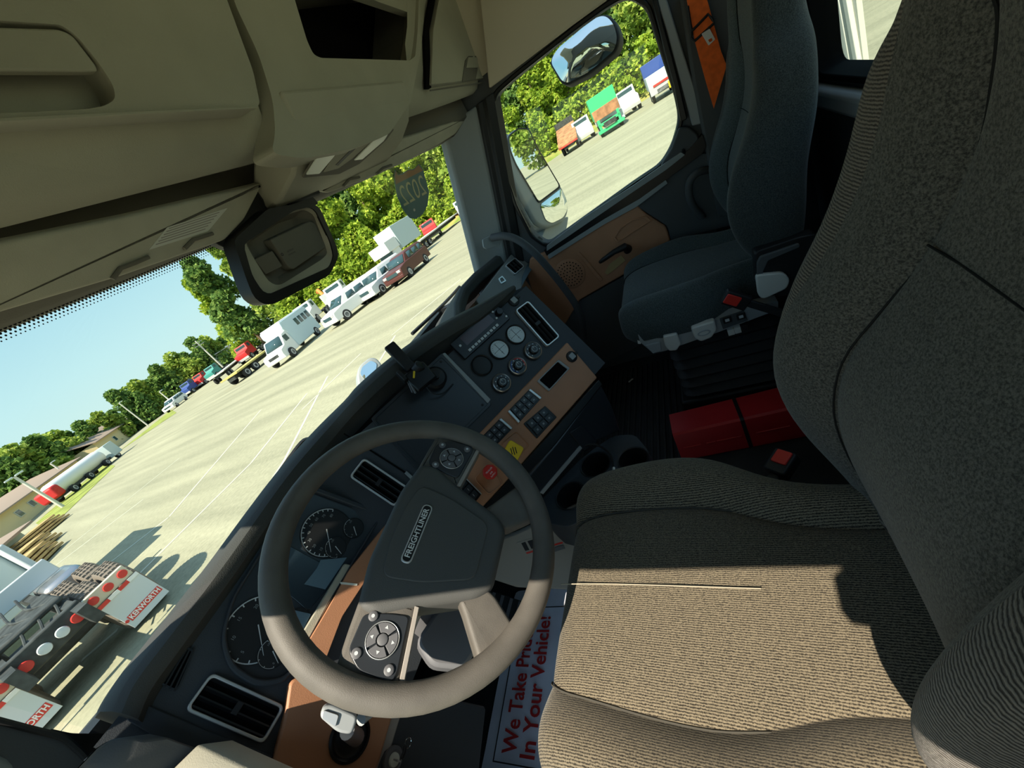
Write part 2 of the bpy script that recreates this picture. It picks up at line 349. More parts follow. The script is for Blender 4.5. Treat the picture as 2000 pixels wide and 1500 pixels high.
# window surrounds (door seals)
def seal(name, F, poly, grow, h0, h1, mt):
    c = np.mean(np.array(poly), 0); P = np.array(poly); n = len(P); out = []
    for i in range(n):
        t = P[(i + 1) % n] - P[i - 1]; t = t / (np.linalg.norm(t) + 1e-9); nn_ = np.array((t[1], -t[0]))
        if nn_.dot(P[i] - c) < 0: nn_ = -nn_
        out.append(tuple(P[i] + nn_ * grow))
    b = MB(); b.ring(out, poly, F, h0, h1); return struct(b.build(name, mt, bevel=.004))
seal('trim_5', FR, rp(win_r, .02, 3), .016, -.02, .008, M['gloss_black'])
seal('trim_6', FR, rp([(a, c) for a, c in win_r], .02, 3), .040, -.03, -.001, M['rubber'])
# light strip of the door edge behind the window and the black frame line
b = MB(); P = [FR.at(1322, 60, .02), FR.at(1350, 150, .02), FR.at(1378, 240, .02), FR.at(1352, 246, .02), FR.at(1340, 200, .02), FR.at(1302, 60, .02), FR.at(1280, -10, .02), FR.at(1300, -10, .02)]
poly = [(float(p[1]), float(p[2])) for p in P]; b.prism(poly, FR, .001, .02); struct(b.build('trim_7', M['gray_plastic'], bevel=.004))
b = MB(); P = [(1283, -10), (1293, 40), (1310, 100), (1328, 170), (1342, 232), (1330, 238), (1316, 170), (1297, 100), (1283, 40), (1272, -10)]
b.prism([FR.uv(*p, .02) for p in P], FR, .001, .026); struct(b.build('trim_8', M['gloss_black'], bevel=.003))
# B pillar
b = MB(); P = [(1325, -10), (1440, -10), (1470, 200), (1470, 420), (1400, 420), (1378, 300), (1350, 150)]
b.prism([FR.uv(*p) for p in P], FR, .001, .035); struct(b.build('trim_9', M['pillar_dark'], bevel=.01))
# roof lining above the passenger window (light headliner)
b = MB(); P = [(962, 170), (1190, 2), (1240, -60), (1000, -260), (900, -100)]
b.prism([FR.uv(*p) for p in [(960, 172), (1120, 50), (1185, 3), (1215, -40), (1000, -340), (930, -120)]], FR, .010, .034); struct(b.build('trim_10', M['headliner'], bevel=.006))
b = MB(); b.box((XR + .01, -.30, 1.72), (.03, 1.5, .50)); b.box((XL - .01, -.30, 1.72), (.03, 1.5, .50)); struct(b.build('trim_11', M['headliner']))
# =============== dashboard ===============
DP = fryp((-.55, .31, .75), 0, 24); CP = fryp((.08, .053, .794), 30.5, 30)
dash = thing('dashboard', 'wide black truck dashboard with brown trim that wraps around the steering wheel', 'dashboard', (-.3, .4, .3))
def uvs(F, pts, h=0): return [tuple(map(float, F.uv(x, y, h))) for x, y in pts]
def zof(F, z, u): # v on frame for a given world z
    return (z - F.A[2] - F.u[2] * u) / F.v[2]
# junction line of the two faces
def xyline(F, z):  # point on F at height z
    v = (z - F.A[2]) / F.v[2]; return F.A + F.v * v
def junction(z):
    p, q = xyline(DP, z), xyline(CP, z); A = np.array([[DP.u[0], -CP.u[0]], [DP.u[1], -CP.u[1]]]); s = np.linalg.solve(A, (q - p)[:2]); return p + DP.u * s[0]
# body surface: cross sections along the dash, each from the brow down to the floor
def face_pt(F, u, z): return F.W(u, (z - F.A[2]) / F.v[2])
cols = []
for x in (-.845, -.80, -.70, -.60, -.50, -.42): cols.append((lambda z, x=x: face_pt(DP, x - DP.A[0], z), np.array((0, 1., 0))))
cols.append((lambda z: junction(z), nrm((.25, 1, 0))))
for u in (-.44, -.36, -.25, -.12, 0, .12, .215): cols.append((lambda z, u=u: face_pt(CP, u, z), nrm((.5, .86, 0))))
ZT = .87
def brow_z(i): return .885 + .02 * min(1, i / 6)
rings = []
for i, (f, d) in enumerate(cols):
    top = f(.868); lo = .50 if i < 6 else .578
    rings.append([f(lo), f((lo + .70) / 2), f(.70), f(.80), top])
# bottom panels: lower z differs
b = MB(); b.loft(rings, closed=False, caps=False); b.build('dash_face', M['dash'], dash, recalc=True, ang=.5, solid=0)
# brow: a padded roll along the top, its crest traced as a path
bp = []
for px in ((232, 1392), (262, 1330), (330, 1240), (440, 1095), (560, 928), (640, 835)): bp.append(DP.off(.03).at(*px))
for px in ((700, 770), (780, 700), (860, 645), (940, 600), (1005, 558)): bp.append(CP.off(.03).at(*px))
bp = smooth_path(bp, 6)
rings = []; nb = len(bp)
for i, p in enumerate(bp):
    t = nrm(bp[min(i + 1, nb - 1)] - bp[max(i - 1, 0)]); s = nrm(np.cross(t, (0, 0, 1)))  # s points to the driver
    if s[1] > 0: s = -s
    k = min(1, (nb - 1 - i) / 10 + .25); o_ = lambda a, c: p + s * a * k + np.array((0, 0, c * k))
    rings.append([o_(-.004, -.034), o_(.006, -.026), o_(.008, -.014), o_(.003, -.002), o_(-.010, .005), o_(-.05, .004), o_(-.12, -.02), o_(-.12, -.07), o_(-.03, -.07)])
b = MB(); b.loft(rings); b.build('brow', M['dash_top'], dash, bevel=.004)
# dash top running forward to the windshield
rings = []
for i, p in enumerate(bp):
    t = nrm(bp[min(i + 1, nb - 1)] - bp[max(i - 1, 0)]); s = nrm(np.cross(t, (0, 0, 1)))
    if s[1] > 0: s = -s
    a = p - s * .10 + np.array((0, 0, -.03)); x = -.83 + 1.80 * i / (nb - 1) if i else -.83
    e_ = ws_bot(min(.95, max(-.82, a[0] - .02 + .35 * i / nb))) + np.array((0, -.02, -.005)); rings.append([a, (a + e_) / 2 + np.array((0, 0, .0)), e_])
b = MB(); b.loft(rings, closed=False, caps=False); b.build('dash_top', M['dash_top'], dash, recalc=True)
# gloss strip just behind the crest (reflecting sky)
# ---- air vents ----
def air_vent(F, quad, name='air_vent', nsl=4, frame='silver'):
    q = np.array(uvs(F, quad)); c = q.mean(0); ax = ((q[1] - q[0]) + (q[2] - q[3])) / 2; L = np.linalg.norm(ax); ax /= L; bx = np.array((-ax[1], ax[0])); Wd = abs(((q[3] - q[0]) + (q[2] - q[1])).dot(bx)) / 2
    FF = Fr2(F.W(*c), F.n, F.u * bx[0] + F.v * bx[1], F.u * ax[0] + F.v * ax[1]); w, l = Wd / 2, L / 2
    b = MB(); b.ring(rrect(-w, -l, w, l, .010), rrect(-w + .0045, -l + .0045, w - .0045, l - .0045, .007), FF, -.002, .010); o = b.build(name, M[frame], dash, bevel=.0012)
    b = MB(); b.prism(rrect(-w + .004, -l + .004, w - .004, l - .004, .007), FF, .0005, .0012); b.build('recess_shade', M['void'], o)  # flat near-black plate stands in for the shaded hollow of the vent
    for k in range(nsl):
        a = -w + (k + .5) * 2 * w / nsl
        b = MB(); b.prism([(-.0012, -l + .006), (.0012, -l + .006), (.0012, l - .006), (-.0012, l - .006)], Fr2(FF.W(a, 0, .005), nrm(FF.n + FF.u * .5), FF.v * 0 + nrm(np.cross(FF.v, nrm(FF.n + FF.u * .5))), FF.v), -.004, .004); b.build('slat', M['black'], o)
    b = MB(); b.box((0, 0, .009), (w * .7, l * .16, .006), FF); b.build('thumb_tab', M['black'], o, bevel=.001)
    return o
air_vent(DP, [(412, 1314), (556, 1378), (513, 1454), (360, 1386)])
air_vent(CP, [(713, 896), (798, 952), (771, 991), (681, 930)])
air_vent(CP, [(1030, 591), (1092, 658), (1067, 681), (1004, 607)])
# side window defroster slot
q = uvs(DP, [(358, 1260), (380, 1270), (345, 1352), (308, 1334)]); b = MB(); b.ring(rp([( (a-0)*1, c) for a, c in q], .006, 3), rp([tuple(np.mean(q, 0) + (np.array(p) - np.mean(q, 0)) * .9) for p in q], .006, 3), DP, 0, .004); o = b.build('defroster_slot', M['dash_smooth'], dash)
b = MB(); b.prism(rp(q, .006, 3), DP, .0005, .001); b.build('recess_shade', M['void'], o)  # dark plate painted as the shade inside the slot
for k in range(4):
    t0, t1 = (k + .5) / 4, (k + .5) / 4; a = np.array(q[0]) * (1 - t0) + np.array(q[1]) * t0; c = np.array(q[3]) * (1 - t1) + np.array(q[2]) * t1
    d = nrm(c - a); nn_ = np.array((-d[1], d[0])) * .0012; b = MB(); b.prism([tuple(a + nn_), tuple(c + nn_), tuple(c - nn_), tuple(a - nn_)], DP, .001, .006); b.build('slat', M['black'], o)
# ---- instrument cluster ----
cl = uvs(DP, [(585, 955), (600, 948), (740, 1000), (742, 1012), (640, 1180), (580, 1290), (556, 1335), (500, 1345), (445, 1310), (428, 1250), (450, 1170), (520, 1060)])
cl = [(DP_u, DP_v) for DP_u, DP_v in cl]
b = MB(); b.ring(rp(cl, .02, 4), rp([tuple(np.mean(cl, 0) + (np.array(p) - np.mean(cl, 0)) * .94) for p in cl], .018, 4), DP, -.001, .012); ic = b.build('instrument_cluster', M['dash'], dash, bevel=.004)
b = MB(); b.prism(rp([tuple(np.mean(cl, 0) + (np.array(p) - np.mean(cl, 0)) * .95) for p in cl], .018, 4), DP, .0002, .002); b.build('cluster_panel', M['dash_smooth'], ic)
def gauge(F, c_px, r, nums, a0, a1, needle, parent, nm='gauge', tsz=.0075, h=.002):
    c = F.uv(*c_px); F2 = Fr2(F.W(*c), F.n, F.u, F.v)
    b = MB(); b.lathe([(r, h), (r, h + .002), (r * .97, h + .002), (r * .97, h + .0006), (.0001, h + .0006)], F2, seg=40); o = b.build(nm, M['black'], parent)
    b = MB(); n = 40; A = [a0 + (a1 - a0) * k / n for k in range(n + 1)]
    P = lambda a, rr: (rr * math.cos(math.radians(a)), rr * math.sin(math.radians(a)))
    for k in range(n): b.prism([P(A[k], r * .93), P(A[k + 1], r * .93), P(A[k + 1], r * .965), P(A[k], r * .965)], F2, h + .0008, h + .0011)
    m = (len(nums) - 1) * 2 if nums else 8
    for k in range(m + 1):
        a = a0 + (a1 - a0) * k / m; b.prism([P(a - 1.2, r * .85), P(a + 1.2, r * .85), P(a + 1.2, r * .93), P(a - 1.2, r * .93)], F2, h + .0008, h + .0011)
    b.build('scale', M['print'], o)
    b = MB()
    for k, s_ in enumerate(nums):
        a = a0 + (a1 - a0) * k / (len(nums) - 1); q = P(a, r * .68); b.text(s_, F2, q, tsz, h=h + .001)
    if nums: b.build('numerals', M['dimprint'], o)
    if needle is not None:
        b = MB(); q, q2 = P(needle, r * .82), P(needle + 180, r * .12); d = np.array((-math.sin(math.radians(needle)), math.cos(math.radians(needle)))) * .0009
        b.prism([tuple(np.array(q2) + d), tuple(np.array(q2) - d), tuple(np.array(q) - d * .4), tuple(np.array(q) + d * .4)], F2, h + .002, h + .003); b.build('needle', M['print'], o)
    return o
gauge(DP, (638, 1040), .052, ['5', '10', '20', '30', '40', '50', '60', '70', '80'], 222, 20, 225, ic)
gauge(DP, (690, 1032), .022, ['0', '', '150'], 200, 60, 230, ic, tsz=.005, h=.0035); gauge(DP, (655, 1070), .022, ['0', '', '150'], 220, 60, 250, ic, tsz=.005, h=.0035)
gauge(DP, (505, 1228), .054, ['0', '5', '10', '15', '20', '25'], 225, 0, 228, ic)
gauge(DP, (533, 1275), .024, ['0', '', '100'], 220, 60, 240, ic, tsz=.005, h=.0035); gauge(DP, (580, 1215), .023, ['0', '', '100'], 200, 60, 240, ic, tsz=.005, h=.0035)
b = MB(); b.prism(rp(uvs(DP, [(556, 1062), (622, 1098), (652, 1110), (668, 1118), (600, 1195), (585, 1180), (548, 1150)]), .008, 3), DP, .002, .0045); b.build('display', M['film_dark'], ic, bevel=.001)
b = MB(); b.prism(uvs(DP, [(625, 1095), (676, 1090), (634, 1152), (593, 1142), (609, 1122), (618, 1110)]), DP, .0045, .0062); b.build('paper_film', M['screen_film'], ic)
b = MB(); b.prism(uvs(DP, [(562, 1190), (606, 1200), (586, 1240), (556, 1222)]), DP, .0045, .0062); b.build('paper_film', M['screen_film'], ic)
# sloped olive sill and brown strip under the cluster
b = MB(); b.prism(rp(uvs(DP, [(673, 1100), (686, 1103), (575, 1300), (557, 1290)], .012), .003, 2), DP, .001, .012); b.build('cluster_sill', M['offwhite' if 0 else 'overhead'], dash, bevel=.003)
strip = [(770, 1002), (805, 975), (800, 1015), (745, 1090), (706, 1128), (665, 1200), (640, 1250), (608, 1330), (585, 1290), (597, 1262), (640, 1185), (683, 1110), (700, 1080)]
b = MB(); b.prism(rp(uvs(DP, [(775, 998), (820, 1000), (720, 1125), (668, 1205), (632, 1300), (575, 1300), (640, 1190), (683, 1112)], .02), .006, 3), DP, .0, .020); o = b.build('brown_trim', M['brown'], dash, bevel=.005)
b = MB(); b.prism(uvs(DP, [(664, 1137), (668, 1137), (698, 1140), (697, 1144), (666, 1141)], .0205), DP, .0195, .0212); b.build('seam', M['lens'], o)
# lower left brown panel (knee side) : swings down toward the floor
LP = fryp((-.72, .23, .58), 0, 8)
LP = Fr(DP.at(600, 1330), (0, -1, .45))
b = MB(); P = [(566, 1330), (588, 1320), (640, 1310), (690, 1330), (762, 1385), (768, 1395), (738, 1500), (700, 1560), (520, 1560), (533, 1490), (556, 1400)]
b.prism(rp(uvs(LP, P, .02), .008, 3), LP, -.03, .02); o = b.build('brown_trim', M['brown'], dash, bevel=.006)
# headlight / gear selector socket on that panel
c = LP.uv(683, 1440, .02); FS = Fr2(LP.W(c[0], c[1], .02), LP.n, LP.u, LP.v)
b = MB(); b.lathe([(.034, -.002), (.034, .003), (.030, .004), (.027, .001), (.024, -.0), (.020, .001), (.0001, .001)], FS, seg=36); sk = b.build('socket', M['gloss_black'], dash)
# black lower column of the dash left of the ignition
LK = Fr(LP.at(800, 1440), (0.05, -1, .15))
b = MB(); P = [(790, 1380), (860, 1360), (950, 1380), (930, 1560), (720, 1560), (745, 1480)]
b.prism(rp(uvs(LK, P), .006, 2), LK, -.03, 0); b.build('knee_panel', M['dash'], dash, bevel=.004)
b = MB(); b.prism(rp(uvs(LP, [(755, 1385), (790, 1385), (765, 1470), (745, 1560), (722, 1560), (740, 1470)], .02), .004, 2), LP, -.01, .012); b.build('trim_strip', M['lower_gray'], dash, bevel=.003)
c = LK.uv(765, 1483); FK = Fr2(LK.W(*c), LK.n, LK.u, LK.v)
b = MB(); b.lathe([(.019, 0), (.019, .006), (.014, .008), (.0105, .006)], FK, seg=28); ig = b.build('ignition', M['shroud'], dash)
b = MB(); b.lathe([(.0105, .006), (.0095, .010), (.0001, .010)], FK, seg=24); b.build('lock_cylinder', M['lens'], ig)
# left end cap of the dash
b = MB(); EC = [DP.at(240, 1392, .02), DP.at(262, 1400, .02)]
P = [(262, 1372), (300, 1378), (560, 1480), (540, 1560), (420, 1560), (262, 1440), (240, 1410)]
b.prism(rp(uvs(DP, [(262, 1366), (410, 1430), (560, 1485), (520, 1560), (395, 1500), (330, 1455), (245, 1405)], .005), .006, 3), DP, -.04, .006); b.build('end_panel', M['dash'], dash, bevel=.006)
# ---- centre panel ----
b = MB(); b.ring(rp(uvs(CP, [(724, 818), (863, 690), (960, 790), (822, 925)]), .006, 3), rp(uvs(CP, [(732, 820), (862, 699), (952, 790), (824, 915)]), .004, 3), CP, 0, .004); o = b.build('cover_frame', M['dash_smooth'], dash, bevel=.001)
b = MB(); b.prism(rp(uvs(CP, [(728, 820), (862, 695), (956, 790), (823, 919)]), .006, 3), CP, 0.0005, .0025); o = b.build('cover_plate', M['dash_smooth'], dash, bevel=.001)
for px in ((734, 819), (822, 910), (942, 791), (861, 707)):
    c = CP.uv(*px); b = MB(); b.lathe([(.0035, .0025), (.0035, .0035), (.002, .004), (.0001, .0035)], CP, c, seg=14); b.build('screw', M['black'], o)
b = MB(); b.prism(rp(uvs(CP, [(863, 692), (869, 690), (958, 781), (952, 789)]), .002, 2), CP, 0, .006); b.build('trim_bar', M['gray_plastic'], dash, bevel=.0015)
b = MB(); b.prism(uvs(CP, [(790, 925), (794, 920), (840, 962), (836, 968)]), CP, 0, .005); b.build('trim_bar', M['pillar'], dash)
b = MB(); b.prism(uvs(CP, [(671, 848), (673, 846), (828, 944), (826, 947)]), CP, 0, .002); b.build('panel_gap', M['void'], dash)
# radio
rq = uvs(CP, [(879, 677), (967, 597), (997, 625), (908, 704)]); (u0, v0), (u1, v1) = rq[3], rq[1]
b = MB(); b.prism(rrect(u0, v0, u1, v1, .004), CP, 0, .010); rad = b.build('radio', M['gloss_black'], dash, bevel=.0015)
def R_(a, c): return (u0 + (u1 - u0) * a, v0 + (v1 - v0) * c)
b = MB(); b.prism([R_(.17, .42), R_(.78, .42), R_(.78, .9), R_(.17, .9)], CP, .010, .0105); b.build('display', mat('radio_screen', (.035, .008, .008), .15, .5), rad)
for k in range(10):
    b = MB(); a = .13 + .066 * k; b.prism([R_(a, .12), R_(a + .045, .12), R_(a + .045, .24), R_(a, .24)], CP, .010, .0125); b.build('button', M['print'], rad)
for p_, r in (((.09, .62), .0035), ((.86, .80), .003), ((.83, .45), .003), ((.97, .20), .003)):
    b = MB(); b.lathe([(r, .010), (r, .013), (.0001, .013)], CP, R_(*p_), seg=14); b.build('button', M['print'], rad)
b = MB(); b.lathe([(.011, .010), (.010, .022), (.0001, .022)], CP, R_(.93, .58), seg=24); b.build('knob', M['gloss_black'], rad, bevel=.001)
for px, face in (((941, 714), 'black'), ((975, 683), 'gauge_face'), ((1007, 654), 'gauge_face')):
    c = CP.uv(*px); F2 = Fr2(CP.W(*c), CP.n, CP.u, CP.v)
    b = MB(); b.lathe([(.030, 0), (.030, .006), (.0285, .008), (.0265, .006), (.0262, .003)], F2, seg=40, caps=False); g = b.build('dash_gauge' if face != 'black' else 'blank_cover', M['black'], dash)
    b = MB(); b.lathe([(.0265, .003), (.024, .0035), (.0001, .0035)], F2, seg=36); b.build('face', M[face], g)
    if face != 'black':
        b = MB(); b.prism([(-.02, -.0005), (.02, -.0005), (.02, .0005), (-.02, .0005)], F2, .0036, .004); b.prism([(-.0005, -.02), (-.0005, .02), (.0005, .02), (.0005, -.02)], F2, .0036, .004)
        for k in range(14):
            a = math.radians(200 - 220 * k / 13); b.prism([(.021 * math.cos(a - .02), .021 * math.sin(a - .02)), (.021 * math.cos(a + .02), .021 * math.sin(a + .02)), (.0185 * math.cos(a + .02), .0185 * math.sin(a + .02)), (.0185 * math.cos(a - .02), .0185 * math.sin(a - .02))], F2, .0036, .004)
        b.text('psi', F2, (0, -.011), .005, h=.0037); b.build('scale', M['black'], g)
for i, px in enumerate(((979, 749), (1010, 716), (1040, 686))):
    c = CP.uv(*px); F2 = Fr2(CP.W(*c), CP.n, CP.u, CP.v)
    b = MB(); b.lathe([(.0285, 0), (.0285, .002), (.0001, .002)], F2, seg=40); k0 = b.build('climate_dial', M['black'], dash)
    b = MB(); b.lathe([(.0265, .002), (.0265, .010), (.0245, .012), (.0225, .011), (.0225, .008)], F2, seg=40, caps=False); b.build('dial_ring', M['steel'], k0)
    b = MB(); b.lathe([(.0225, .009), (.0225, .010), (.014, .0105), (.0135, .018), (.0115, .020), (.0001, .020)], F2, seg=36); b.build('knob', M['gloss_black'], k0)
    b = MB(); P = lambda a, r: (r * math.cos(math.radians(a)), r * math.sin(math.radians(a)))
    for k in range(7):
        a = 210 - 40 * k; b.prism(circ(P(a, .0182), .0018, 8), F2, .0100, .0112)
    b.build('mark', M['print'], k0)
    if i == 1:
        for a0, a1, mm in ((100, 225, 'blue'), (-45, 80, 'red')):
            b = MB()
            for k in range(10):
                x, y = a0 + (a1 - a0) * k / 10, a0 + (a1 - a0) * (k + 1) / 10; b.prism([P(x, .0195), P(y, .0195), P(y, .0215), P(x, .0215)], F2, .0105, .0116)
            b.build('arc', M[mm], k0)
    b = MB(); b.ring(circ((0, 0), .008, 24), circ((0, 0), .0072, 24), F2, .0198, .0204); b.prism([(-.0006, .002), (.0006, .002), (.0006, .010), (-.0006, .010)], F2, .0198, .0204); b.build('pointer', M['print'], k0)
def socket(px, F, h=0):
    c = F.uv(*px, h); F2 = Fr2(F.W(c[0], c[1], h), F.n, F.u, F.v)
    b = MB(); b.lathe([(.017, 0), (.017, .004), (.014, .006), (.0001, .006)], F2, seg=28); o = b.build('power_outlet', M['black'], dash)
    b = MB(); b.prism(rrect(-.009, -.009, .009, .009, .003), F2, .006, .008); b.build('outlet_cap', M['gray_plastic'], o, bevel=.001)
    b = MB(); b.box((.018, -.002, .005), (.010, .007, .006), F2); b.build('cap_hinge', M['black'], o, bevel=.001)
socket((1003, 588), CP)
# brown centre trim
BT = CP
b = MB(); b.prism(rp(uvs(CP, [(1108, 668), (1167, 737), (1068, 850), (985, 945), (925, 1010), (880, 1060), (800, 1000), (880, 905)], .006), .004, 2), CP, -.004, .006); br = b.build('brown_trim', M['brown'], dash, bevel=.003)
b = MB(); b.prism(rp(uvs(CP, [(1169, 741), (1176, 752), (1085, 868), (985, 985), (930, 1040), (915, 1022), (1068, 852)], .004), .004, 2), CP, -.02, .008); b.build('dark_bullnose', M['gloss_black'], dash, bevel=.005)
socket((1116, 697), CP, .006)
pk = uvs(CP, [(1048, 745), (1090, 703), (1112, 720), (1071, 765)], .006)
b = MB(); ctr = np.mean(pk, 0); b.ring(rp(pk, .004, 3), rp([tuple(ctr + (np.array(p) - ctr) * .86) for p in pk], .003, 3), CP, .006, .011); cub = b.build('cubby', M['gray_plastic'], dash, bevel=.001)
b = MB(); b.prism(rp([tuple(ctr + (np.array(p) - ctr) * .87) for p in pk], .003, 3), CP, .006, .0067); b.build('recess_shade', M['void'], cub)  # black plate imitates the shade of a hollow cubby
def switch_bank(quad, cols_, rows, F, h=.006, ends=True):
    q = np.array(uvs(F, quad, h)); P = lambda a, c: tuple((q[0] * (1 - a) + q[1] * a) * (1 - c) + (q[3] * (1 - a) + q[2] * a) * c)
    b = MB(); b.prism(rp([P(0, 0), P(1, 0), P(1, 1), P(0, 1)], .002, 2), F, h, h + .003); o = b.build('switch_bank', M['gloss_black'], dash, bevel=.001)
    if ends:
        for a0, a1 in ((-.03, .05), (.95, 1.03)):
            b = MB(); b.prism(rp([P(a0, .0), P(a1, .0), P(a1, 1), P(a0, 1)], .002, 2), F, h, h + .007); b.build('end_cap', M['silver'], o, bevel=.0015)
    for i in range(cols_):
        for j in range(rows):
            a0, a1 = .08 + .84 * i / cols_, .08 + .84 * (i + .9) / cols_; c0, c1 = .06 + .88 * j / rows, .06 + .88 * (j + .88) / rows
            b = MB(); b.prism(rp([P(a0, c0), P(a1, c0), P(a1, c1), P(a0, c1)], .0015, 2), F, h + .003, h + .008); s_ = b.build('rocker', M['dash_smooth'], o, bevel=.001)
            b = MB(); am, cm = (a0 + a1) / 2, (c0 + c1) / 2; b.prism([P(am - .03, cm - .05), P(am + .03, cm - .05), P(am + .03, cm + .05), P(am - .03, cm + .05)], F, h + .008, h + .0084); b.build('symbol', M['dimprint'], s_)
    return o
switch_bank([(992, 803), (1033, 761), (1056, 779), (1013, 826)], 4, 2, CP)
switch_bank([(932, 862), (976, 818), (999, 838), (955, 885)], 4, 2, CP)
switch_bank([(1022, 828), (1064, 793), (1087, 815), (1048, 857)], 3, 2, CP, ends=False)
switch_bank([(890, 945), (905, 930), (940, 965), (925, 985)], 1, 3, CP, ends=True)
# pull knobs
def knob_pocket(quad):
    q = uvs(CP, quad, .006); c = np.mean(q, 0); b = MB(); b.ring(rp(q, .01, 4), rp([tuple(c + (np.array(p) - c) * .88) for p in q], .009, 4), CP, .004, .0085); b.build('pocket_rim', M['brown'], dash, bevel=.002)
knob_pocket([(975, 868), (1008, 840), (1035, 868), (1003, 905)]); knob_pocket([(925, 935), (952, 905), (985, 945), (955, 968)])
c = CP.uv(1002, 881, .035); F2 = Fr2(CP.W(c[0], c[1], .035), CP.n, nrm(CP.u * .97 + CP.v * .24), nrm(CP.v * .97 - CP.u * .24))
b = MB(); b.lathe([(.006, -.03), (.006, -.004)], F2, seg=12); st = b.build('knob_stem', M['steel'], dash)
b = MB(); b.prism(rrect(-.021, -.021, .021, .021, .007), F2, -.006, .006); yk = b.build('parking_brake_knob', M['yellow'], dash, bevel=.002)
b = MB(); 
for k in (-1, 0, 1): b.box((0, k * .006, .0064), (.020 - abs(k) * .004, .0022, .0006), Fr2(F2.A, F2.n, nrm(F2.u + F2.v), nrm(F2.v - F2.u)))
b.build('lettering', M['ink_black'], yk)
c = CP.uv(957, 922, .035); F3 = Fr2(CP.W(c[0], c[1], .035), CP.n, CP.u, CP.v)
b = MB(); b.lathe([(.006, -.03), (.006, -.004)], F3, seg=12); b.build('knob_stem', M['steel'], dash)
b = MB(); b.prism([(.019 * math.cos(math.radians(22.5 + 45 * k)), .019 * math.sin(math.radians(22.5 + 45 * k))) for k in range(8)], F3, -.006, .006); rk = b.build('trailer_supply_knob', M['red'], dash, bevel=.002)
b = MB(); b.text('TRAILER', F3, (0, .005), .006, h=.0062); b.text('AIR', F3, (0, -.003), .006, h=.0062); b.text('SUPPLY', F3, (0, -.010), .005, h=.0062); b.build('lettering', M['white'], rk)
# right end of the centre panel and lower black panels
LC = Fr(CP.at(1178, 752, .0), (-.46, -.86, .05))
b = MB(); P = [(1174, 750), (1195, 790), (1213, 842), (1165, 862), (1125, 895), (1060, 965), (985, 1000), (985, 985), (1085, 868)]
b.prism(uvs(LC, P), LC, -.02, 0); b.build('lower_panel', M['dash_smooth'], dash, bevel=.006)
# side face of the centre stack turning away to the passenger side
a_ = [face_pt(CP, .215, z) for z in (.868, .70, .58)]
b = MB(); b.loft([a_, [p + np.array((.02, .30, 0)) for p in a_]], closed=False, caps=False); b.build('stack_side', M['dash'], dash)
# small tray in the lower panel
b = MB(); b.prism(rp(uvs(LC, [(1112, 845), (1135, 830), (1165, 862), (1140, 880)], .001), .004, 2), LC, .0, .004); b.build('tray_lid', M['dash_smooth'], dash, bevel=.001)
b = MB(); b.prism(uvs(LC, [(1136, 866), (1142, 868), (1060, 965), (1054, 962)], .001), LC, .0, .003); b.build('panel_edge', M['gray_plastic'], dash)
# ---- passenger side of the dash ----
PD = fryp((.92, .33, .80), 12, 28)
b = MB(); P = [(958, 555), (950, 545), (1000, 487), (1035, 520), (1030, 545), (1010, 560)]
b.prism(uvs(PD, [(930, 585), (1002, 492), (1040, 520), (1015, 570), (960, 640)]), PD, -.03, 0); b.build('passenger_face', M['pillar'], dash, bevel=.004)
air_vent(PD, [(1004, 504), (1022, 522), (1006, 539), (985, 522)], nsl=4)
b = MB(); b.ring(rp(uvs(PD, [(972, 546), (980, 540), (988, 550), (978, 556)]), .004, 2), rp(uvs(PD, [(975, 546), (980, 543), (985, 549), (978, 553)]), .003, 2), PD, 0, .006); b.build('vent_bezel', M['silver'], dash)
b = MB(); b.prism(rp(uvs(PD, [(1020, 540), (1030, 515), (1041, 522), (1018, 558)]), .003, 2), PD, .001, .006); b.build('side_label', M['screen_film'], dash)
# padded top edge running from the centre brow to the passenger pillar
tp = [CP.off(.03).at(1005, 558), on(975, 560, 'z', .87), on(960, 560, 'z', .868)]
b = MB(); rings = []
for k, (x, yy, zz, hh) in enumerate(((.24, .22, .875, .03), (.45, .33, .872, .03), (.65, .40, .868, .03), (.82, .40, .862, .03), (.97, .33, .858, .03))):
    rings.append([np.array((x, yy + .25, zz - .11)), np.array((x, yy + .02, zz)), np.array((x, yy, zz - .015)), np.array((x, yy - .0, zz - .05)), np.array((x, yy + .25, zz - .15))])
b.loft(rings); b.build('passenger_top', M['dash_top'], dash, bevel=.006)
# brown face of the glove box side
b = MB(); rings = []
for x, y, z0_, z1_ in ((.36, .40, .76, .45), (.55, .42, .76, .45), (.75, .41, .75, .44), (.90, .37, .74, .44), (1.03, .30, .73, .44)):
    rings.append([np.array((x, y + .06, z0_)), np.array((x, y + .01, z0_ - .03)), np.array((x, y, z0_ - .10)), np.array((x, y + .015, z0_ - .25)), np.array((x, y + .06, z1_))])
b.loft(rings, closed=False, caps=False); b.build('glove_box_panel', M['brown'], dash)
b = MB(); rings = []
for x, y in ((.30, .36), (.6, .40), (.99, .34)): rings.append([np.array((x, y + .06, .45)), np.array((x, y + .16, .30)), np.array((x, y + .30, .02))])
b.loft(rings, closed=False, caps=False); b.build('toe_panel', M['black'], dash)
b = MB(); rings = []
for x in (-.87, -.6, -.3, .0, .3): rings.append([np.array((x, .46, .50)), np.array((x, .56, .30)), np.array((x, .66, .0))])
b.loft(rings, closed=False, caps=False); b.build('toe_panel', M['black'], dash)
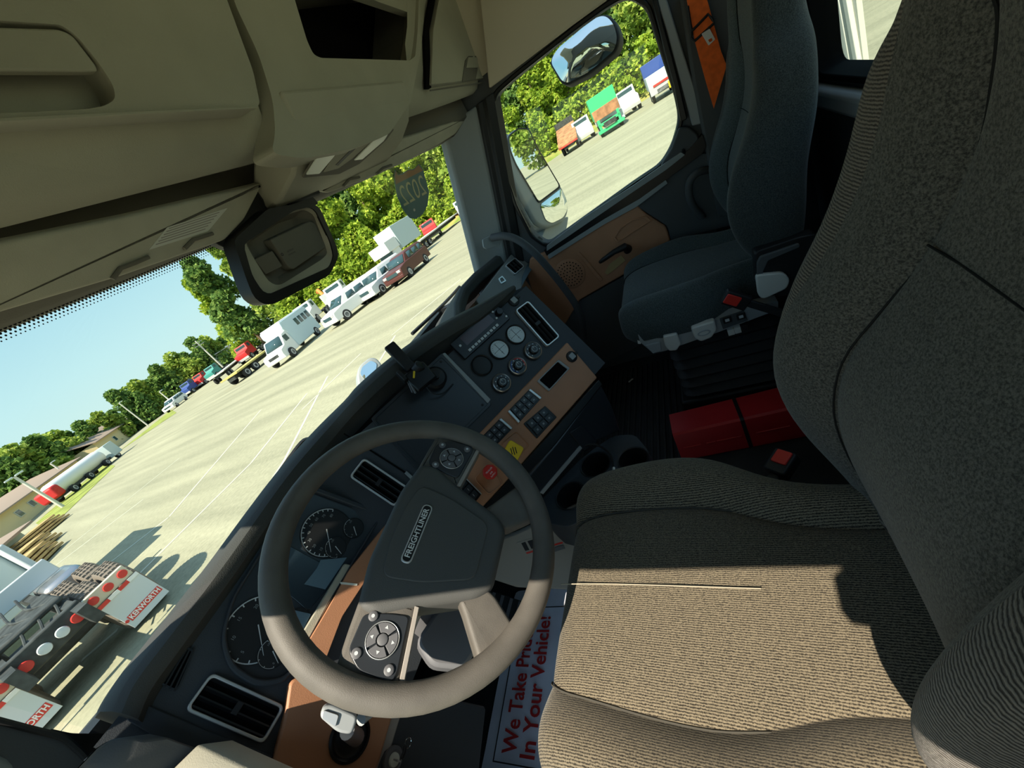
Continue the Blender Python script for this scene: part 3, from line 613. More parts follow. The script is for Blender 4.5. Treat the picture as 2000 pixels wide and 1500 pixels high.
def bool_cut(ob, cutter_mb):
    cut = cutter_mb.build('cutter', M['void']); m = ob.modifiers.new('b', 'BOOLEAN'); m.operation = 'DIFFERENCE'; m.solver = 'EXACT'; m.object = cut
    ob.modifiers.move(len(ob.modifiers) - 1, 0); bpy.context.view_layer.update()
    oth = [(x, x.show_viewport) for x in ob.modifiers if x != m]
    for x, _ in oth: x.show_viewport = False
    bpy.context.view_layer.update()
    me = bpy.data.meshes.new_from_object(ob.evaluated_get(bpy.context.evaluated_depsgraph_get())); old = ob.data; ob.modifiers.remove(m)
    for x, v in oth: x.show_viewport = v
    ob.data = me; me.name = ob.name; bpy.data.objects.remove(cut)
# =============== steering wheel ===============
SW = fryp((-.4996, .0018, .8003), 4.86, 45.9)
sw = thing('steering_wheel', 'large black four-spoke steering wheel with airbag pad, half in sunlight', 'steering wheel', SW.A)
R0, r0 = .2095, .0185
b = MB(); b.tube([SW.W(R0 * math.cos(2 * math.pi * k / 72), R0 * math.sin(2 * math.pi * k / 72), 0) for k in range(72)], r0, 14, loop=True); b.build('rim', M['wheel'], sw, ang=3)
th_ = math.radians(8); SWR = Fr2(SW.A, SW.n, SW.u * math.cos(th_) + SW.v * math.sin(th_), SW.v * math.cos(th_) - SW.u * math.sin(th_))
def cushion(poly, F, h0, h1, inset=.006, steps=3):
    """rounded slab: rings shrinking toward the top"""
    P = np.array(poly); n = len(P); nm = np.zeros_like(P)
    ar = sum(P[i][0] * P[(i + 1) % n][1] - P[(i + 1) % n][0] * P[i][1] for i in range(n)); sg = -1 if ar > 0 else 1
    for i in range(n):
        t = P[(i + 1) % n] - P[i - 1]; t /= np.linalg.norm(t) + 1e-9; nm[i] = np.array((-t[1], t[0])) * -sg
    rings = [[F.W(a, c, h0) for a, c in P]]
    for k in range(steps + 1):
        q = math.pi / 2 * k / steps; ins = inset * (1 - math.cos(q)); hh = h1 - inset + inset * math.sin(q)
        rings.append([F.W(a, c, hh) for a, c in (P + nm * ins)])
    b = MB(); b.loft(rings); return b
pad = [(-.128, .020), (-.122, .047), (-.060, .060), (.060, .060), (.122, .047), (.128, .020), (.102, -.032), (.068, -.116), (.048, -.137), (-.048, -.137), (-.068, -.116), (-.102, -.032)]
cushion(rp(pad, .012, 5), SWR, -.055, .008, .014, 5).build('airbag_pad', M['wheel_pad'], sw, ang=1.2)
b = MB(); b.prism(rp([(-.078, .030), (-.03, .040), (.03, .040), (.078, .030), (.070, -.03), (.045, -.105), (-.045, -.105), (-.070, -.03)], .016, 5), SWR, .007, .0105); b.build('pad_crease', M['wheel_pad'], sw, bevel=.003, seg=3)
def spoke(side):
    P = [(side * a, c) for a, c in [(.100, .050), (.150, .046), (.200, .040), (.208, .01), (.204, -.046), (.190, -.046), (.150, -.040), (.098, -.034)]]
    if side < 0: P = P[::-1]
    o = cushion(rp(P, .006, 3), SWR, -.040, .001, .008, 4).build('side_spoke', M['wheel'], sw, ang=1.2)
    Q = [(side * a, c) for a, c in [(.127, .034), (.172, .034), (.188, .012), (.191, -.034), (.180, -.038), (.114, -.028), (.118, .0)]]
    if side < 0: Q = Q[::-1]
    b = MB(); b.prism(rp(Q, .008, 4), SWR, .0, .004); bp_ = b.build('button_panel', M['dash_smooth'], o, bevel=.0015)
    c = (side * .150, -.004)
    F2 = Fr2(SWR.W(*c), SWR.n, SWR.u, SWR.v)
    b = MB(); b.ring(circ((0, 0), .0225, 36), circ((0, 0), .0212, 36), F2, .004, .0065); b.build('ring', M['silver'], bp_, bevel=.0006)
    for k in range(4):
        a0 = math.radians(45 + 90 * k + 5); a1 = math.radians(135 + 90 * k - 5); pts = [(.0205 * math.cos(a0 + (a1 - a0) * i / 6), .0205 * math.sin(a0 + (a1 - a0) * i / 6)) for i in range(7)] + [(.0085 * math.cos(a1 + (a0 - a1) * i / 4), .0085 * math.sin(a1 + (a0 - a1) * i / 4)) for i in range(5)]
        b = MB(); b.prism(pts, F2, .004, .0072); bt = b.build('button', M['shroud'], bp_, bevel=.0006)
        am = (a0 + a1) / 2; c2 = (.0145 * math.cos(am), .0145 * math.sin(am)); b = MB(); b.prism([(c2[0] + .0028 * math.cos(am + t), c2[1] + .0028 * math.sin(am + t)) for t in (0, 2.1, 4.2)], F2, .0072, .0076); b.build('arrow', M['print'], bt)
    b = MB(); b.lathe([(.007, .004), (.007, .0075), (.005, .0085), (.0001, .0085)], F2, seg=20); b.build('button', M['shroud'], bp_)
    for a, c3 in ((.029, -.022), (-.023, .024), (.022, .026)):
        b = MB(); b.lathe([(.0065, .004), (.0065, .006), (.005, .007), (.0001, .007)], F2, (side * a, c3), seg=20); bt = b.build('button', M['shroud'], bp_)
        b = MB(); b.prism(circ((side * a, c3), .0025, 8), F2, .007, .0074); b.build('symbol', M['print'], bt)
    b = MB(); e0, e1 = (side * .100, -.033), (side * .192, -.047); b.prism([(e0[0], e0[1] + .003), (e1[0], e1[1] + .003), (e1[0], e1[1] - .004), (e0[0], e0[1] - .004)], SWR, -.03, .003); b.build('spoke_edge', M['lower_gray'], sw, bevel=.001)
spoke(-1); spoke(1)
for side in (-1, 1):
    P = [(side * a, c) for a, c in [(.046, -.122), (.076, -.090), (.090, -.102), (.140, -.138), (.138, -.158), (.104, -.186), (.088, -.182), (.054, -.142)]]
    if side < 0: P = P[::-1]
    cushion(rp(P, .006, 3), SWR, -.030, -.001, .007, 4).build('lower_spoke', M['wheel'], sw, ang=1.2)
# badge
F2 = Fr2(SW.W(-.003, .004), SW.n, nrm(SW.u * .993 + SW.v * .12), nrm(SW.v * .993 - SW.u * .12))
b = MB(); b.prism(rrect(-.049, -.0088, .049, .0088, .0088, 8), F2, .009, .0125); bd = b.build('badge', M['silver'], sw, bevel=.001)
b = MB(); b.prism(rrect(-.0465, -.0066, .0465, .0066, .0066, 8), F2, .0125, .0128); b.build('badge_field', M['gloss_black'], bd)
b = MB(); b.text('FREIGHTLINER', F2, (0, 0), .0125, h=.0129, width=.082, bold=.02); b.build('lettering', M['white'], bd)
# ---- steering column ----
col = thing('steering_column', 'black steering column shroud behind the steering wheel with a grey shifter stalk', 'steering column', SW.W(0, 0, -.2))
b = MB(); rings = []
for h, w_, t_, dv in ((-.045, .062, .055, -.02), (-.10, .075, .065, -.03), (-.18, .085, .07, -.045), (-.27, .085, .075, -.06), (-.40, .07, .07, -.06)):
    rings.append([SW.W(w_ * math.cos(q) * (1 if abs(math.cos(q)) < .8 else .97), dv + t_ * math.sin(q), h) for q in (2 * math.pi * k / 20 for k in range(20))])
b.loft(rings); b.build('shroud', M['shroud'], col, bevel=.004, ang=1.0)
# lighter lower bracket of the column seen through the wheel
b = MB(); b.prism(rp([(-.115, -.06), (-.06, -.07), (-.03, -.12), (-.05, -.17), (-.12, -.15), (-.135, -.10)], .012, 3), SW, -.17, -.12); b.build('lower_shroud', M['shroud'], col, bevel=.006)
p0 = SW.W(-.03, -.15, -.26); p1 = SW.W(-.16, -.19, -.20)
b = MB(); b.tube([SW.W(-.05, -.10, -.20), SW.W(-.09, -.15, -.19), SW.W(-.12, -.19, -.17)], [.009, .008, .007], 12); b.build('tilt_lever', M['lower_gray'], col)
# brake hand control / shifter stalk with grey paddle at lower left
st = [SW.W(-.08, -.03, -.09), SW.W(-.17, -.06, -.085), np.array(on(700, 1408, 'y', .16)), np.array(on(680, 1400, 'y', .15))]
b = MB(); b.tube([SW.W(-.07, -.04, -.11), on(735, 1385, 'y', .13), on(705, 1405, 'y', .12)], [.010, .009, .0085], 12); b.build('stalk', M['gray_plastic'], col)
FP = Fr(on(668, 1402, 'y', .12), (-.2, -.85, .6)); q = [FP.uv(*p) for p in ((630, 1378), (648, 1372), (700, 1395), (688, 1432), (660, 1428), (625, 1398))]
b = MB(); b.prism(rp(q, .008, 4), FP, -.012, .012); b.build('shift_paddle', M['gray_plastic'], col, bevel=.006, seg=4)
q = [FP.uv(*p, .012) for p in ((632, 1386), (662, 1396), (655, 1420), (628, 1402))]; b = MB(); b.prism(rp(q, .003, 3), FP, .012, .015); b.build('paddle_button', M['silver'], col, bevel=.001)
b = MB(); b.tube([on(678, 1428, 'y', .15), on(696, 1440, 'y', .20)], [.011, .013], 14); b.build('selector_knob', M['steel'], col)
# ---- key ----
ky = thing('key_ring', 'small key with a black bow hanging from the ignition lock', 'key', FK.W(0, 0, .01))
b = MB(); b.prism(rrect(-.0012, -.004, .0012, .004, .001), FK, .010, .022); b.build('key_blade', M['steel'], ky)
b = MB(); b.tube([FK.W(.004, -.004, .022), FK.W(.013, -.006, .021), FK.W(.020, -.008, .016)], .0035, 8); b.build('key_bow', M['black'], ky)
b = MB(); c = FK.W(.027, -.014, .012); b.tube([c + FK.u * .007 * math.cos(q) + FK.v * .007 * math.sin(q) for q in (2 * math.pi * k / 20 for k in range(20))], .0009, 6, loop=True); b.build('ring', M['chrome'], ky)
# ---- grey tunnel cover below the dash ----
DG = Fr(on(1050, 1080, 'z', .33), (-.55, -.62, .56))
tc_ = thing('tunnel_cover', 'grey plastic floor tunnel cover between steering wheel and cup holders', 'cover', DG.A)
P = [(925, 1085), (955, 1060), (1010, 1040), (1150, 975), (1200, 1000), (1170, 1160), (1100, 1152), (1010, 1148), (940, 1125)]
b = MB(); b.prism(rp([DG.uv(*p) for p in P], .006, 3), DG, -.03, 0); b.build('panel', M['lower_gray'], tc_, bevel=.008)
b = MB(); b.prism([DG.uv(*p, .0) for p in ((1040, 1082), (1100, 1064), (1104, 1071), (1045, 1090))], DG, 0, .002); b.build('groove', M['shroud'], tc_)
b = MB(); b.prism(rp([DG.uv(*p) for p in ((1008, 1060), (1085, 1037), (1104, 1058), (1030, 1083))], .004, 3), DG, 0, .0012); lb = b.build('warning_label', M['lower_gray'], tc_, bevel=.0004)
b = MB()
for a0, a1, yy in ((1018, 1026, 1066), (1030, 1040, 1062), (1050, 1056, 1056), (1062, 1070, 1052)):
    b.prism([DG.uv(a0, yy - 5, .0014), DG.uv(a1, yy - 8, .0014), DG.uv(a1 + 8, yy + 8, .0014), DG.uv(a0 + 8, yy + 10, .0014)], DG, .0012, .0016)
b.build('label_print', M['ink_black'], lb)
b = MB(); b.prism([DG.uv(*p, .0014) for p in ((1027, 1079), (1098, 1058), (1100, 1061), (1029, 1082))], DG, .0012, .0016); b.build('label_stripe', M['red'], lb)
# ---- cup holder console ----
CH = Fr2(on(1160, 905, 'z', .40), (0, 0, 1), nrm((.86, -.5, 0)), nrm((.5, .86, 0)))
ch = thing('cup_holder_console', 'black floor console with three round cup holders beside the driver seat', 'cup holder', CH.A)
P = [(1048, 985), (1130, 900), (1165, 872), (1200, 850), (1240, 848), (1268, 882), (1266, 905), (1190, 985), (1110, 1030), (1065, 1020)]
b = MB(); b.prism(rp([CH.uv(*p) for p in P], .02, 4), CH, -.10, 0); body = b.build('body', M['dash'], ch, bevel=.005)
cups = [((1163, 907), .043), ((1115, 968), .043), ((1236, 897), .040)]
cm = MB()
for px, r in cups: cm.lathe([(r, -.08), (r, .02)], CH, CH.uv(*px), seg=36)
bool_cut(body, cm)
for px, r in cups:
    c = CH.uv(*px); b = MB(); b.lathe([(r * .9, -.078), (r * .98, -.01), (r, .001), (r + .003, .003), (r + .004, .0005)], CH, c, seg=36, caps=False); b.add([CH.W(c[0] + r * .9 * math.cos(t), c[1] + r * .9 * math.sin(t), -.078) for t in (2 * math.pi * k / 36 for k in range(36))], [tuple(range(36))]); b.build('cup_well', M['black'], ch)
b = MB(); b.tube(smooth_path([on(1130, 875, 'z', .47), on(1160, 868, 'z', .45), on(1190, 885, 'z', .44), on(1199, 918, 'z', .43)], 6), .003, 8); cb = b.build('charging_cable', M['black']); tag(cb, 'thin black cable drooping over the cup holder console', 'cable')
b = MB(); b.tube([on(1199, 914, 'z', .43), on(1200, 923, 'z', .43)], .005, 8); o = b.build('plug', M['silver'], cb)
# ---- paper floor mat with printing ----
FM = Fr2((-.44, .26, .008), (0, 0, 1), nrm((-.42, -.045, 0)), (0, 0, 0)); FM.v = np.cross(FM.n, FM.u) * 1.0
pm = thing('paper_floor_mat', 'white paper floor mat printed in red, lying on the driver floor', 'floor mat', FM.A)
rnd = random.Random(5); b = MB(); nu, nv = 18, 12; c0 = on(1005, 1160, 'z', .01); c1 = on(940, 1500, 'z', .01)
d_ = nrm((c1 - c0) * np.array((1, 1, 0))); e_ = np.array((-d_[1], d_[0], 0)); e_ = e_ * (1 if e_[1] < 0 else -1)   # e_: toward the seat
PW, PL = .34, .62
def pmz(i, j): return .006 + .006 * math.sin(i * 1.3 + j * .7) * math.sin(j * .9) * .7 + .004 * rnd.random()
vs = [c0 * np.array((1, 1, 0)) + d_ * (-.01 + PL * i / nu) + e_ * (PW * j / nv) + np.array((0, 0, pmz(i, j))) for i in range(nu + 1) for j in range(nv + 1)]
b.add(vs, [(i * (nv + 1) + j, i * (nv + 1) + j + 1, (i + 1) * (nv + 1) + j + 1, (i + 1) * (nv + 1) + j) for i in range(nu) for j in range(nv)]); b.build('sheet', M['paper'], pm, sub=1)
FT = Fr2(c0 * np.array((1, 1, 0)) + np.array((0, 0, .020)), (0, 0, 1), -d_, None or np.cross((0, 0, 1), -d_))
if FT.v.dot(e_) > 0: FT.v = -FT.v
TU = -d_; TV = -e_   # reading direction runs toward the front, lines step toward the seat
FT = Fr2(c0 * np.array((1, 1, 0)) + np.array((0, 0, .019)), (0, 0, 1), TU, TV)
def ft(x, y): p = on(x, y, 'z', .019) - FT.A; return np.array((p.dot(TU), p.dot(TV)))
l1a, l1b = ft(985, 1467), ft(1040, 1235); l2a, l2b = ft(1015, 1478), ft(1078, 1205)
b = MB(); b.text('We Take Pride', FT, tuple((l1a + l1b) / 2), .062, width=float(np.linalg.norm(l1b - l1a)) * 1.02, bold=.02, h=0)
b.text('In Your Vehicle!', FT, tuple((l2a + l2b) / 2), .062, width=float(np.linalg.norm(l2b - l2a)), bold=.02, h=0); b.build('lettering', M['paper_ink'], pm)
b = MB(); q = [ft(*p) for p in ((960, 1488), (1010, 1248), (1068, 1190), (1100, 1195))]
f0, f1 = ft(962, 1488), ft(1030, 1186); w0 = float(f1[0]); 
b.ring([(f0[0], f0[1] + .0), (w0, f0[1]), (w0, f0[1] - .30), (f0[0], f0[1] - .30)], [(f0[0] + .003, f0[1] - .003), (w0 - .003, f0[1] - .003), (w0 - .003, f0[1] - .297), (f0[0] + .003, f0[1] - .297)], FT, -.0005, .0005); b.build('printed_border', M['ink_black'], pm)
# pedals
def pedal(nm, lab, px, z, w_, l_, nrm_):
    F2 = Fr(on(*px, 'z', z), nrm_); t = thing(nm, lab, 'pedal', F2.A)
    b = MB(); b.prism(rrect(-w_ / 2, -l_ / 2, w_ / 2, l_ / 2, .01), F2, -.02, 0); b.build('pad', M['rubber'], t, bevel=.003)
    for k in range(7): bb = MB(); bb.box((0, -l_ / 2 + l_ * (k + .5) / 7, .003), (w_ * .88, l_ / 20, .006), F2); bb.build('rib', M['shroud'], t)
    b = MB(); b.tube([F2.W(0, 0, -.02), F2.W(0, l_ * .4, -.10), F2.W(0, l_ * .6, -.22)], .012, 8); b.build('pedal_arm', M['black'], t)
pedal('accelerator_pedal', 'black ribbed accelerator pedal under the steering wheel beside the paper mat', (975, 1190), .16, .09, .20, (0, -.6, .8))
pedal('brake_pedal', 'black ribbed brake pedal seen between the lower wheel spokes', (905, 1245), .22, .11, .08, (0, -.6, .8))
# =============== seats ===============
def seat(nm, label, cx, dy, dz, fab, sidefab, knit=None, knit2=None, near=1.0):
    s = thing(nm, label, 'seat', (cx, -.45 + dy, .02))
    O = lambda x, y, z: np.array((cx + x, y + dy, z + dz))
    # cushion: rings along y, cross-section in x,z
    prof = [(-1, -.13), (-1.04, -.10), (-1.05, -.06), (-1.0, -.02), (-.93, .006), (-.82, .014), (-.70, .002), (-.60, -.014), (-.585, -.020), (-.57, -.012), (-.4, -.008), (-.2, -.008), (0, -.008)]
    prof = prof + [(-a, c) for a, c in prof[:-1][::-1]]
    def crings(lo, hi):
        out = []
        for y, w, zt, k, bh in ((-.142, .20, .520, .25, 0), (-.136, .215, .548, .45, .1), (-.148, .230, .572, .7, .2), (-.175, .244, .588, 1, .3), (-.22, .252, .594, 1, .5), (-.30, .262, .590, 1, .9), (-.37, .262, .586, 1, 1.2), (-.43, .246, .582, 1, 1.0), (-.49, .200, .578, 1, .4), (-.56, .182, .574, 1, .1), (-.64, .18, .57, 1, 0), (-.70, .18, .57, 1, 0)):
            out.append([O(a * w, y, zt + (c * (k if c < 0 else 1) + (bh * .012 if abs(a) > .65 and c > -.03 else 0))) for a, c in prof[lo:hi]])
        return out
    n = len(prof)
    b = MB(); b.loft(crings(0, n), closed=False, caps=False); 
    r_ = crings(0, n)[0]; b.add(r_, [tuple(range(n))])
    b.build('seat_cushion', fab, s, sub=2)
    seamL = [(a, c) for a, c in prof]
    for idx in (8, n - 9):
        pts = [r[idx] + np.array((0, 0, .0035)) for r in crings(0, n)[1:8]]
        b = MB(); b.tube(smooth_path(pts, 4), .0016, 6); b.build('seam', M['seam_dark'] if knit is None else M['seam'], s)
    # backrest rings
    Z = [(.555, -.600, .200, -.70, .02, .9), (.60, -.578, .232, -.73, .03, .9), (.66, -.548, .254, -.745, .045, .9), (.74, -.531, .264, -.755, .055, .9), (.82, -.541, .266, -.765, .06, .89), (.89, -.580, .268, -.785, .055, .80), (.95, -.622, .278, -.80, .045, .70), (1.02, -.652, .284, -.805, .035, .65), (1.07, -.662, .272, -.81, .03, .67), (1.105, -.668, .236, -.81, .025, .78), (1.135, -.672, .216, -.81, .02, .88), (1.24, -.685, .205, -.81, .02, .9), (1.33, -.71, .160, -.80, .02, .9), (1.38, -.725, .12, -.80, .01, .9)]
    def bring(z, yb, w, yr, dp, pf=.9):
        L = [(-.90 * w, yr + .02), (-w * 1.02, yr + .06), (-w * 1.03, (yb + yr) / 2), (-w * .99, yb - .02 + .032 * (pf < .85)), (-w * pf, yb), (-w * pf * .87, yb + -.004), (-w * pf * .73, yb - dp * .55), (-w * pf * .667, yb - dp * .88), (-w * pf * .65, yb - dp * .96 - .004), (-w * pf * .633, yb - dp * .92), (-w * .3, yb - dp), (0, yb - dp)]
        L = L + [(-a, c) for a, c in L[:-1][::-1]]
        return [O(a * (near if a < 0 and z < 1.1 else 1), c, z) for a, c in L]
    R_ = [bring(*q) for q in Z]; n = len(R_[0])
    b = MB(); b.loft(R_, closed=True, caps=True); 
    for j_ in range((len(R_) - 1) * n):
        i_ = j_ % n; b.m[j_] = 1 if (5 if near < 1 else 4) <= i_ < n - 5 else 0
    ob = b.build('backrest', [sidefab, fab if knit is None else knit2], s, sub=2, recalc=True)
    for idx in (8, n - 9):
        pts = [r[idx] + np.array((0, .0028, 0)) for r in R_[1:-1]]
        b = MB(); b.tube(smooth_path(pts, 4), .0012, 6); b.build('seam', M['seam_dark'], s)
    # cross seam of the lumbar panel
    pts = [R_[6][k] + np.array((0, .0022, .012 * abs(k - n // 2) / 4)) for k in range(9, n - 9)]
    b = MB(); b.tube(pts, .0010, 6); b.build('seam', M['seam_dark'], s)
    # pedestal with bellows
    b = MB(); rings = []
    for i in range(15):
        z = .10 + .30 * i / 14; k = (.012 if i % 2 else -.010); w = .20 - .002 * i + k; yf, yr = -.26 + k, -.62 - k
        rings.append([O(x, y, z) - np.array((0, 0, dz)) for x, y in rp([(-w, yr), (w, yr), (w, yf), (-w, yf)], .05, 4)])
    b.loft(rings); b.build('suspension_bellows', M['rubber'], s, ang=1.2)
    b = MB(); b.box((0, -.44, .05), (.42, .42, .10), Fr2(O(0, 0, -dz), (0, 0, 1), (1, 0, 0), (0, 1, 0))); b.build('pedestal', M['black'], s, bevel=.01)
    b = MB(); b.prism(rp([(-.215, -.66), (.215, -.66), (.215, -.19), (-.215, -.19)], .05, 4), Fr2(O(0, 0, 0), (0, 0, 1), (1, 0, 0), (0, 1, 0)), .40, .462); b.build('seat_frame', M['black'], s, bevel=.01)
    return s, O
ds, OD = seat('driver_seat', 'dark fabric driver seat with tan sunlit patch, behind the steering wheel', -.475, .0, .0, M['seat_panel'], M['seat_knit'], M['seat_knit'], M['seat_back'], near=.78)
b = MB(); b.tube(smooth_path([OD(.003, -.15, .592), OD(.005, -.25, .592), OD(.008, -.45, .582)], 5), .0009, 6); b.build('seam', M['seam_light'], ds)
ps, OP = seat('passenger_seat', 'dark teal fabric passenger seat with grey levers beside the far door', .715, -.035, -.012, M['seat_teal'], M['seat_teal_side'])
# passenger seat side controls on its inboard flank
XP = Fr2((.478, 0, 0), (-1, 0, 0), (0, -1, 0), (0, 0, 1))
def sp(pts, h=0): return [tuple(map(float, XP.uv(x, y, h))) for x, y in pts]
b = MB(); b.prism(rp(sp([(1245, 650), (1258, 668), (1400, 625), (1480, 595), (1520, 588), (1520, 605), (1400, 650), (1300, 685), (1275, 690), (1250, 668)], .02), .004, 2), XP, -.02, .02); b.build('side_trim', M['gray_plastic'], ps, bevel=.004)
b = MB(); b.prism(rp(sp([(1260, 675), (1290, 668), (1292, 685), (1275, 691)], .026), .003, 2), XP, .01, .026); b.build('trim_tab', M['gray_plastic'], ps, bevel=.002)
lv = rp(sp([(1295, 658), (1322, 652), (1330, 672), (1322, 685), (1307, 686), (1299, 676)], .04), .006, 4); b = MB(); b.prism(lv, XP, .018, .040); b.build('seat_lever', M['lever'], ps, bevel=.004, seg=3)
lv = rp(sp([(1349, 641), (1396, 627), (1400, 645), (1390, 660), (1370, 668), (1357, 662)], .045), .008, 4); b = MB(); b.prism(lv, XP, .018, .045); o = b.build('seat_lever', M['lever'], ps, bevel=.005, seg=3)
c = XP.uv(1375, 650, .045); b = MB(); b.ring(circ((c[0], c[1]), .020, 24, .010), circ((c[0], c[1]), .015, 24, .007), XP, .045, .047); b.build('finger_dish', M['gray_plastic'], o)
b = MB(); b.prism(rp(sp([(1405, 622), (1452, 606), (1460, 625), (1412, 642)], .022), .003, 2), XP, .02, .026); o = b.build('switch_plate', M['pillar_dark'], ps, bevel=.001)
for px in ((1420, 624), (1447, 617)):
    c = XP.uv(*px, .026); b = MB(); b.prism(rrect(c[0] - .012, c[1] - .011, c[0] + .012, c[1] + .011, .003), XP, .026, .031); r_ = b.build('rocker', M['black'], o, bevel=.001)
    b = MB(); b.prism(rrect(c[0] - .006, c[1] - .005, c[0] + .006, c[1] + .005, .001), XP, .031, .0315); b.build('symbol', M['print'], r_)
for i, px in enumerate(((1428, 649), (1441, 645), (1455, 640))):
    c = XP.uv(*px, .026); b = MB(); b.prism(rrect(c[0] - .0095, c[1] - .011, c[0] + .0095, c[1] + .011, .002), XP, .01, .028); b.build('button', M['lever'] if i < 2 else M['black'], ps, bevel=.001)
b = MB(); b.prism(rp(sp([(1244, 652), (1250, 655), (1252, 668), (1246, 668)], .0), .002, 2), XP, -.01, .012); b.build('trim_clip', M['white'], ps)
# folded armrest bracket with its grey cover
b = MB(); P = sp([(1476, 500), (1482, 494), (1560, 468), (1600, 460), (1600, 560), (1560, 580), (1520, 585), (1480, 560)], .06)
b.prism(rp(P, .01, 3), XP, .0, .045); b.build('armrest', M['black'], ps, bevel=.008, seg=3)
b = MB(); P = sp([(1477, 540), (1532, 535), (1545, 548), (1540, 566), (1492, 588), (1482, 580)], .07); b.prism(rp(P, .012, 4), XP, .045, .062); b.build('armrest_cover', M['gray_plastic' if 0 else 'lever'], ps, bevel=.004)
b = MB(); P = sp([(1478, 512), (1484, 500), (1560, 474), (1562, 482), (1500, 508), (1486, 540), (1478, 540)], .05); b.prism(rp(P, .004, 2), XP, .045, .056); b.build('armrest_edge', M['pillar_dark'], ps, bevel=.003)
# seat-belt buckles
def buckle(nm, lab, F2, w_, l_):
    t = thing(nm, lab, 'seat belt buckle', F2.A)
    b = MB(); b.prism(rrect(-w_ / 2, -l_, w_ / 2, 0, .006), F2, -.012, .012); b.build('housing', M['black'], t, bevel=.004)
    b = MB(); b.prism(rrect(-w_ * .34, -l_ * .62, w_ * .34, -l_ * .05, .004), F2, .008, .0145); b.build('release_button', M['red'], t, bevel=.002)
    b = MB(); b.box((0, -l_ - .07, -.004), (w_ * .5, .15, .012), F2); b.build('stalk', M['rubber'], t, bevel=.003); return t
c = on(1515, 915, 'z', .44); e_ = on(1546, 885, 'z', .46); 
vv = nrm(e_ - c); FBk = Fr2((c + e_) / 2 + vv * .02, nrm(np.cross(nrm(np.cross(vv, (0, 0, 1))), vv)), nrm(np.cross(vv, (0, 0, 1))), vv)
FBk = Fr2(on(1540, 882, 'z', .46), nrm((-.3, .2, .95)), nrm((.6, -.8, 0)), None); FBk.v = np.cross(FBk.n, FBk.u); FBk.u = nrm(FBk.u - FBk.n * FBk.u.dot(FBk.n)); FBk.v = np.cross(FBk.n, FBk.u)
def two(a, c, z): return nrm(on(*a, 'z', z) - on(*c, 'z', z))
dirv = two((1545, 880), (1515, 918), .45); FBk = Fr2(on(1541, 886, 'z', .455), (0, 0, 1), np.array((dirv[1], -dirv[0], 0)), dirv); 
buckle('seat_belt_buckle', 'black buckle with a red release button beside the driver seat', Fr2(FBk.A, nrm((0, .25, 1)), FBk.u, nrm(np.cross(nrm((0, .25, 1)), FBk.u))), .042, .055)
XB = Fr2(XP.W(0, 0, .06), (-1, 0, 0), (0, -1, 0), (0, 0, 1)); c0_, c1_ = np.array(XB.uv(1412, 584)), np.array(XB.uv(1422, 568)); d_u = nrm(c1_ - c0_)
ax = nrm(np.array(XB.uv(1412, 578)) - np.array(XB.uv(1445, 588)))
F2 = Fr2(XB.W(*XB.uv(1413, 578)), (-1, 0, 0), nrm(XB.u * -ax[1] * -1 + XB.v * -ax[0]), XB.u * ax[0] + XB.v * ax[1])
buckle('seat_belt_buckle', 'black buckle with a red tip on the inboard flank of the passenger seat', F2, .045, .075)
# second dark buckle stalk near the driver backrest
# ---- red case on the floor ----
RC = thing('triangle_case', 'long red plastic case with a black strap lying on the floor between the seats', 'case', (.32, -.36, .0))
hT = .115
ca, cb_, cc = on(1306, 808, 'z', hT), on(1315, 850, 'z', hT * .8), on(1440, 770, 'z', hT)
def cpt(x, y, z): return on(x, y, 'z', z)
A0 = cpt(1306, 808, hT); ax_ = nrm((cpt(1490, 762, hT) - A0)); ax_[2] = 0; ax_ = nrm(ax_); bx_ = np.array((ax_[1], -ax_[0], 0)); 
if bx_[0] > 0: bx_ = -bx_
Wc = float((cpt(1312, 850, hT) - A0).dot(bx_)); FC = Fr2(A0 * np.array((1, 1, 0)), (0, 0, 1), ax_, np.cross((0, 0, 1), ax_)); sg = 1 if bx_.dot(FC.v) > 0 else -1
Lc = .50
prof = [(0, .005), (0, hT - .006), (.006, hT), (Wc - .008, hT), (Wc, hT - .006), (Wc + .03, .012), (Wc + .03, .004), (0, .004)]
def caseloft(x0, x1):
    b = MB(); b.loft([[FC.W(x, sg * a, c) for a, c in prof] for x in (x0, x0 + .004, x1 - .004, x1)]); return b
caseloft(0, .235).build('case_body', M['red_case'], RC, bevel=.003); caseloft(.238, Lc).build('case_lid_end', M['red_case'], RC, bevel=.003)
b = MB(); prof2 = [(a + (.002 if a > .01 else -.002), c + .002) for a, c in prof]; b.loft([[FC.W(x, sg * a, c) for a, c in prof2] for x in (.226, .238)]); b.build('strap', M['black'], RC)
for k, (x0, x1) in enumerate(((.02, .08), (.10, .13), (.135, .215), (.26, .36))):
    b = MB(); b.tube([FC.W(x0, sg * (Wc + .018), .055), FC.W(x1, sg * (Wc + .018), .055)], .0025, 6); b.build('rib', M['red_case'], RC)
# litter on the floor
b = MB(); c = on(1232, 743, 'z', .006); b.box((0, 0, 0), (.03, .009, .004), Fr2(c, (0, 0, 1), nrm((.7, -.7, 0)), nrm((.7, .7, 0)))); tag(b.build('paper_scrap', M['offwhite'], bevel=.001), 'tiny pale scrap lying on the black floor before the passenger seat', 'litter')
# =============== overhead console ===============
oc = thing('overhead_console', 'grey-green overhead storage console above the windshield with bins and an open cubby', 'console', (.1, .2, 1.6))
LO = Fr((0, .22, 1.43), (0, -.80, -.60))        # lower band, looking down and back
MID = Fr((0, .105, 1.52), (0, -.985, -.17))      # front faces of the bins
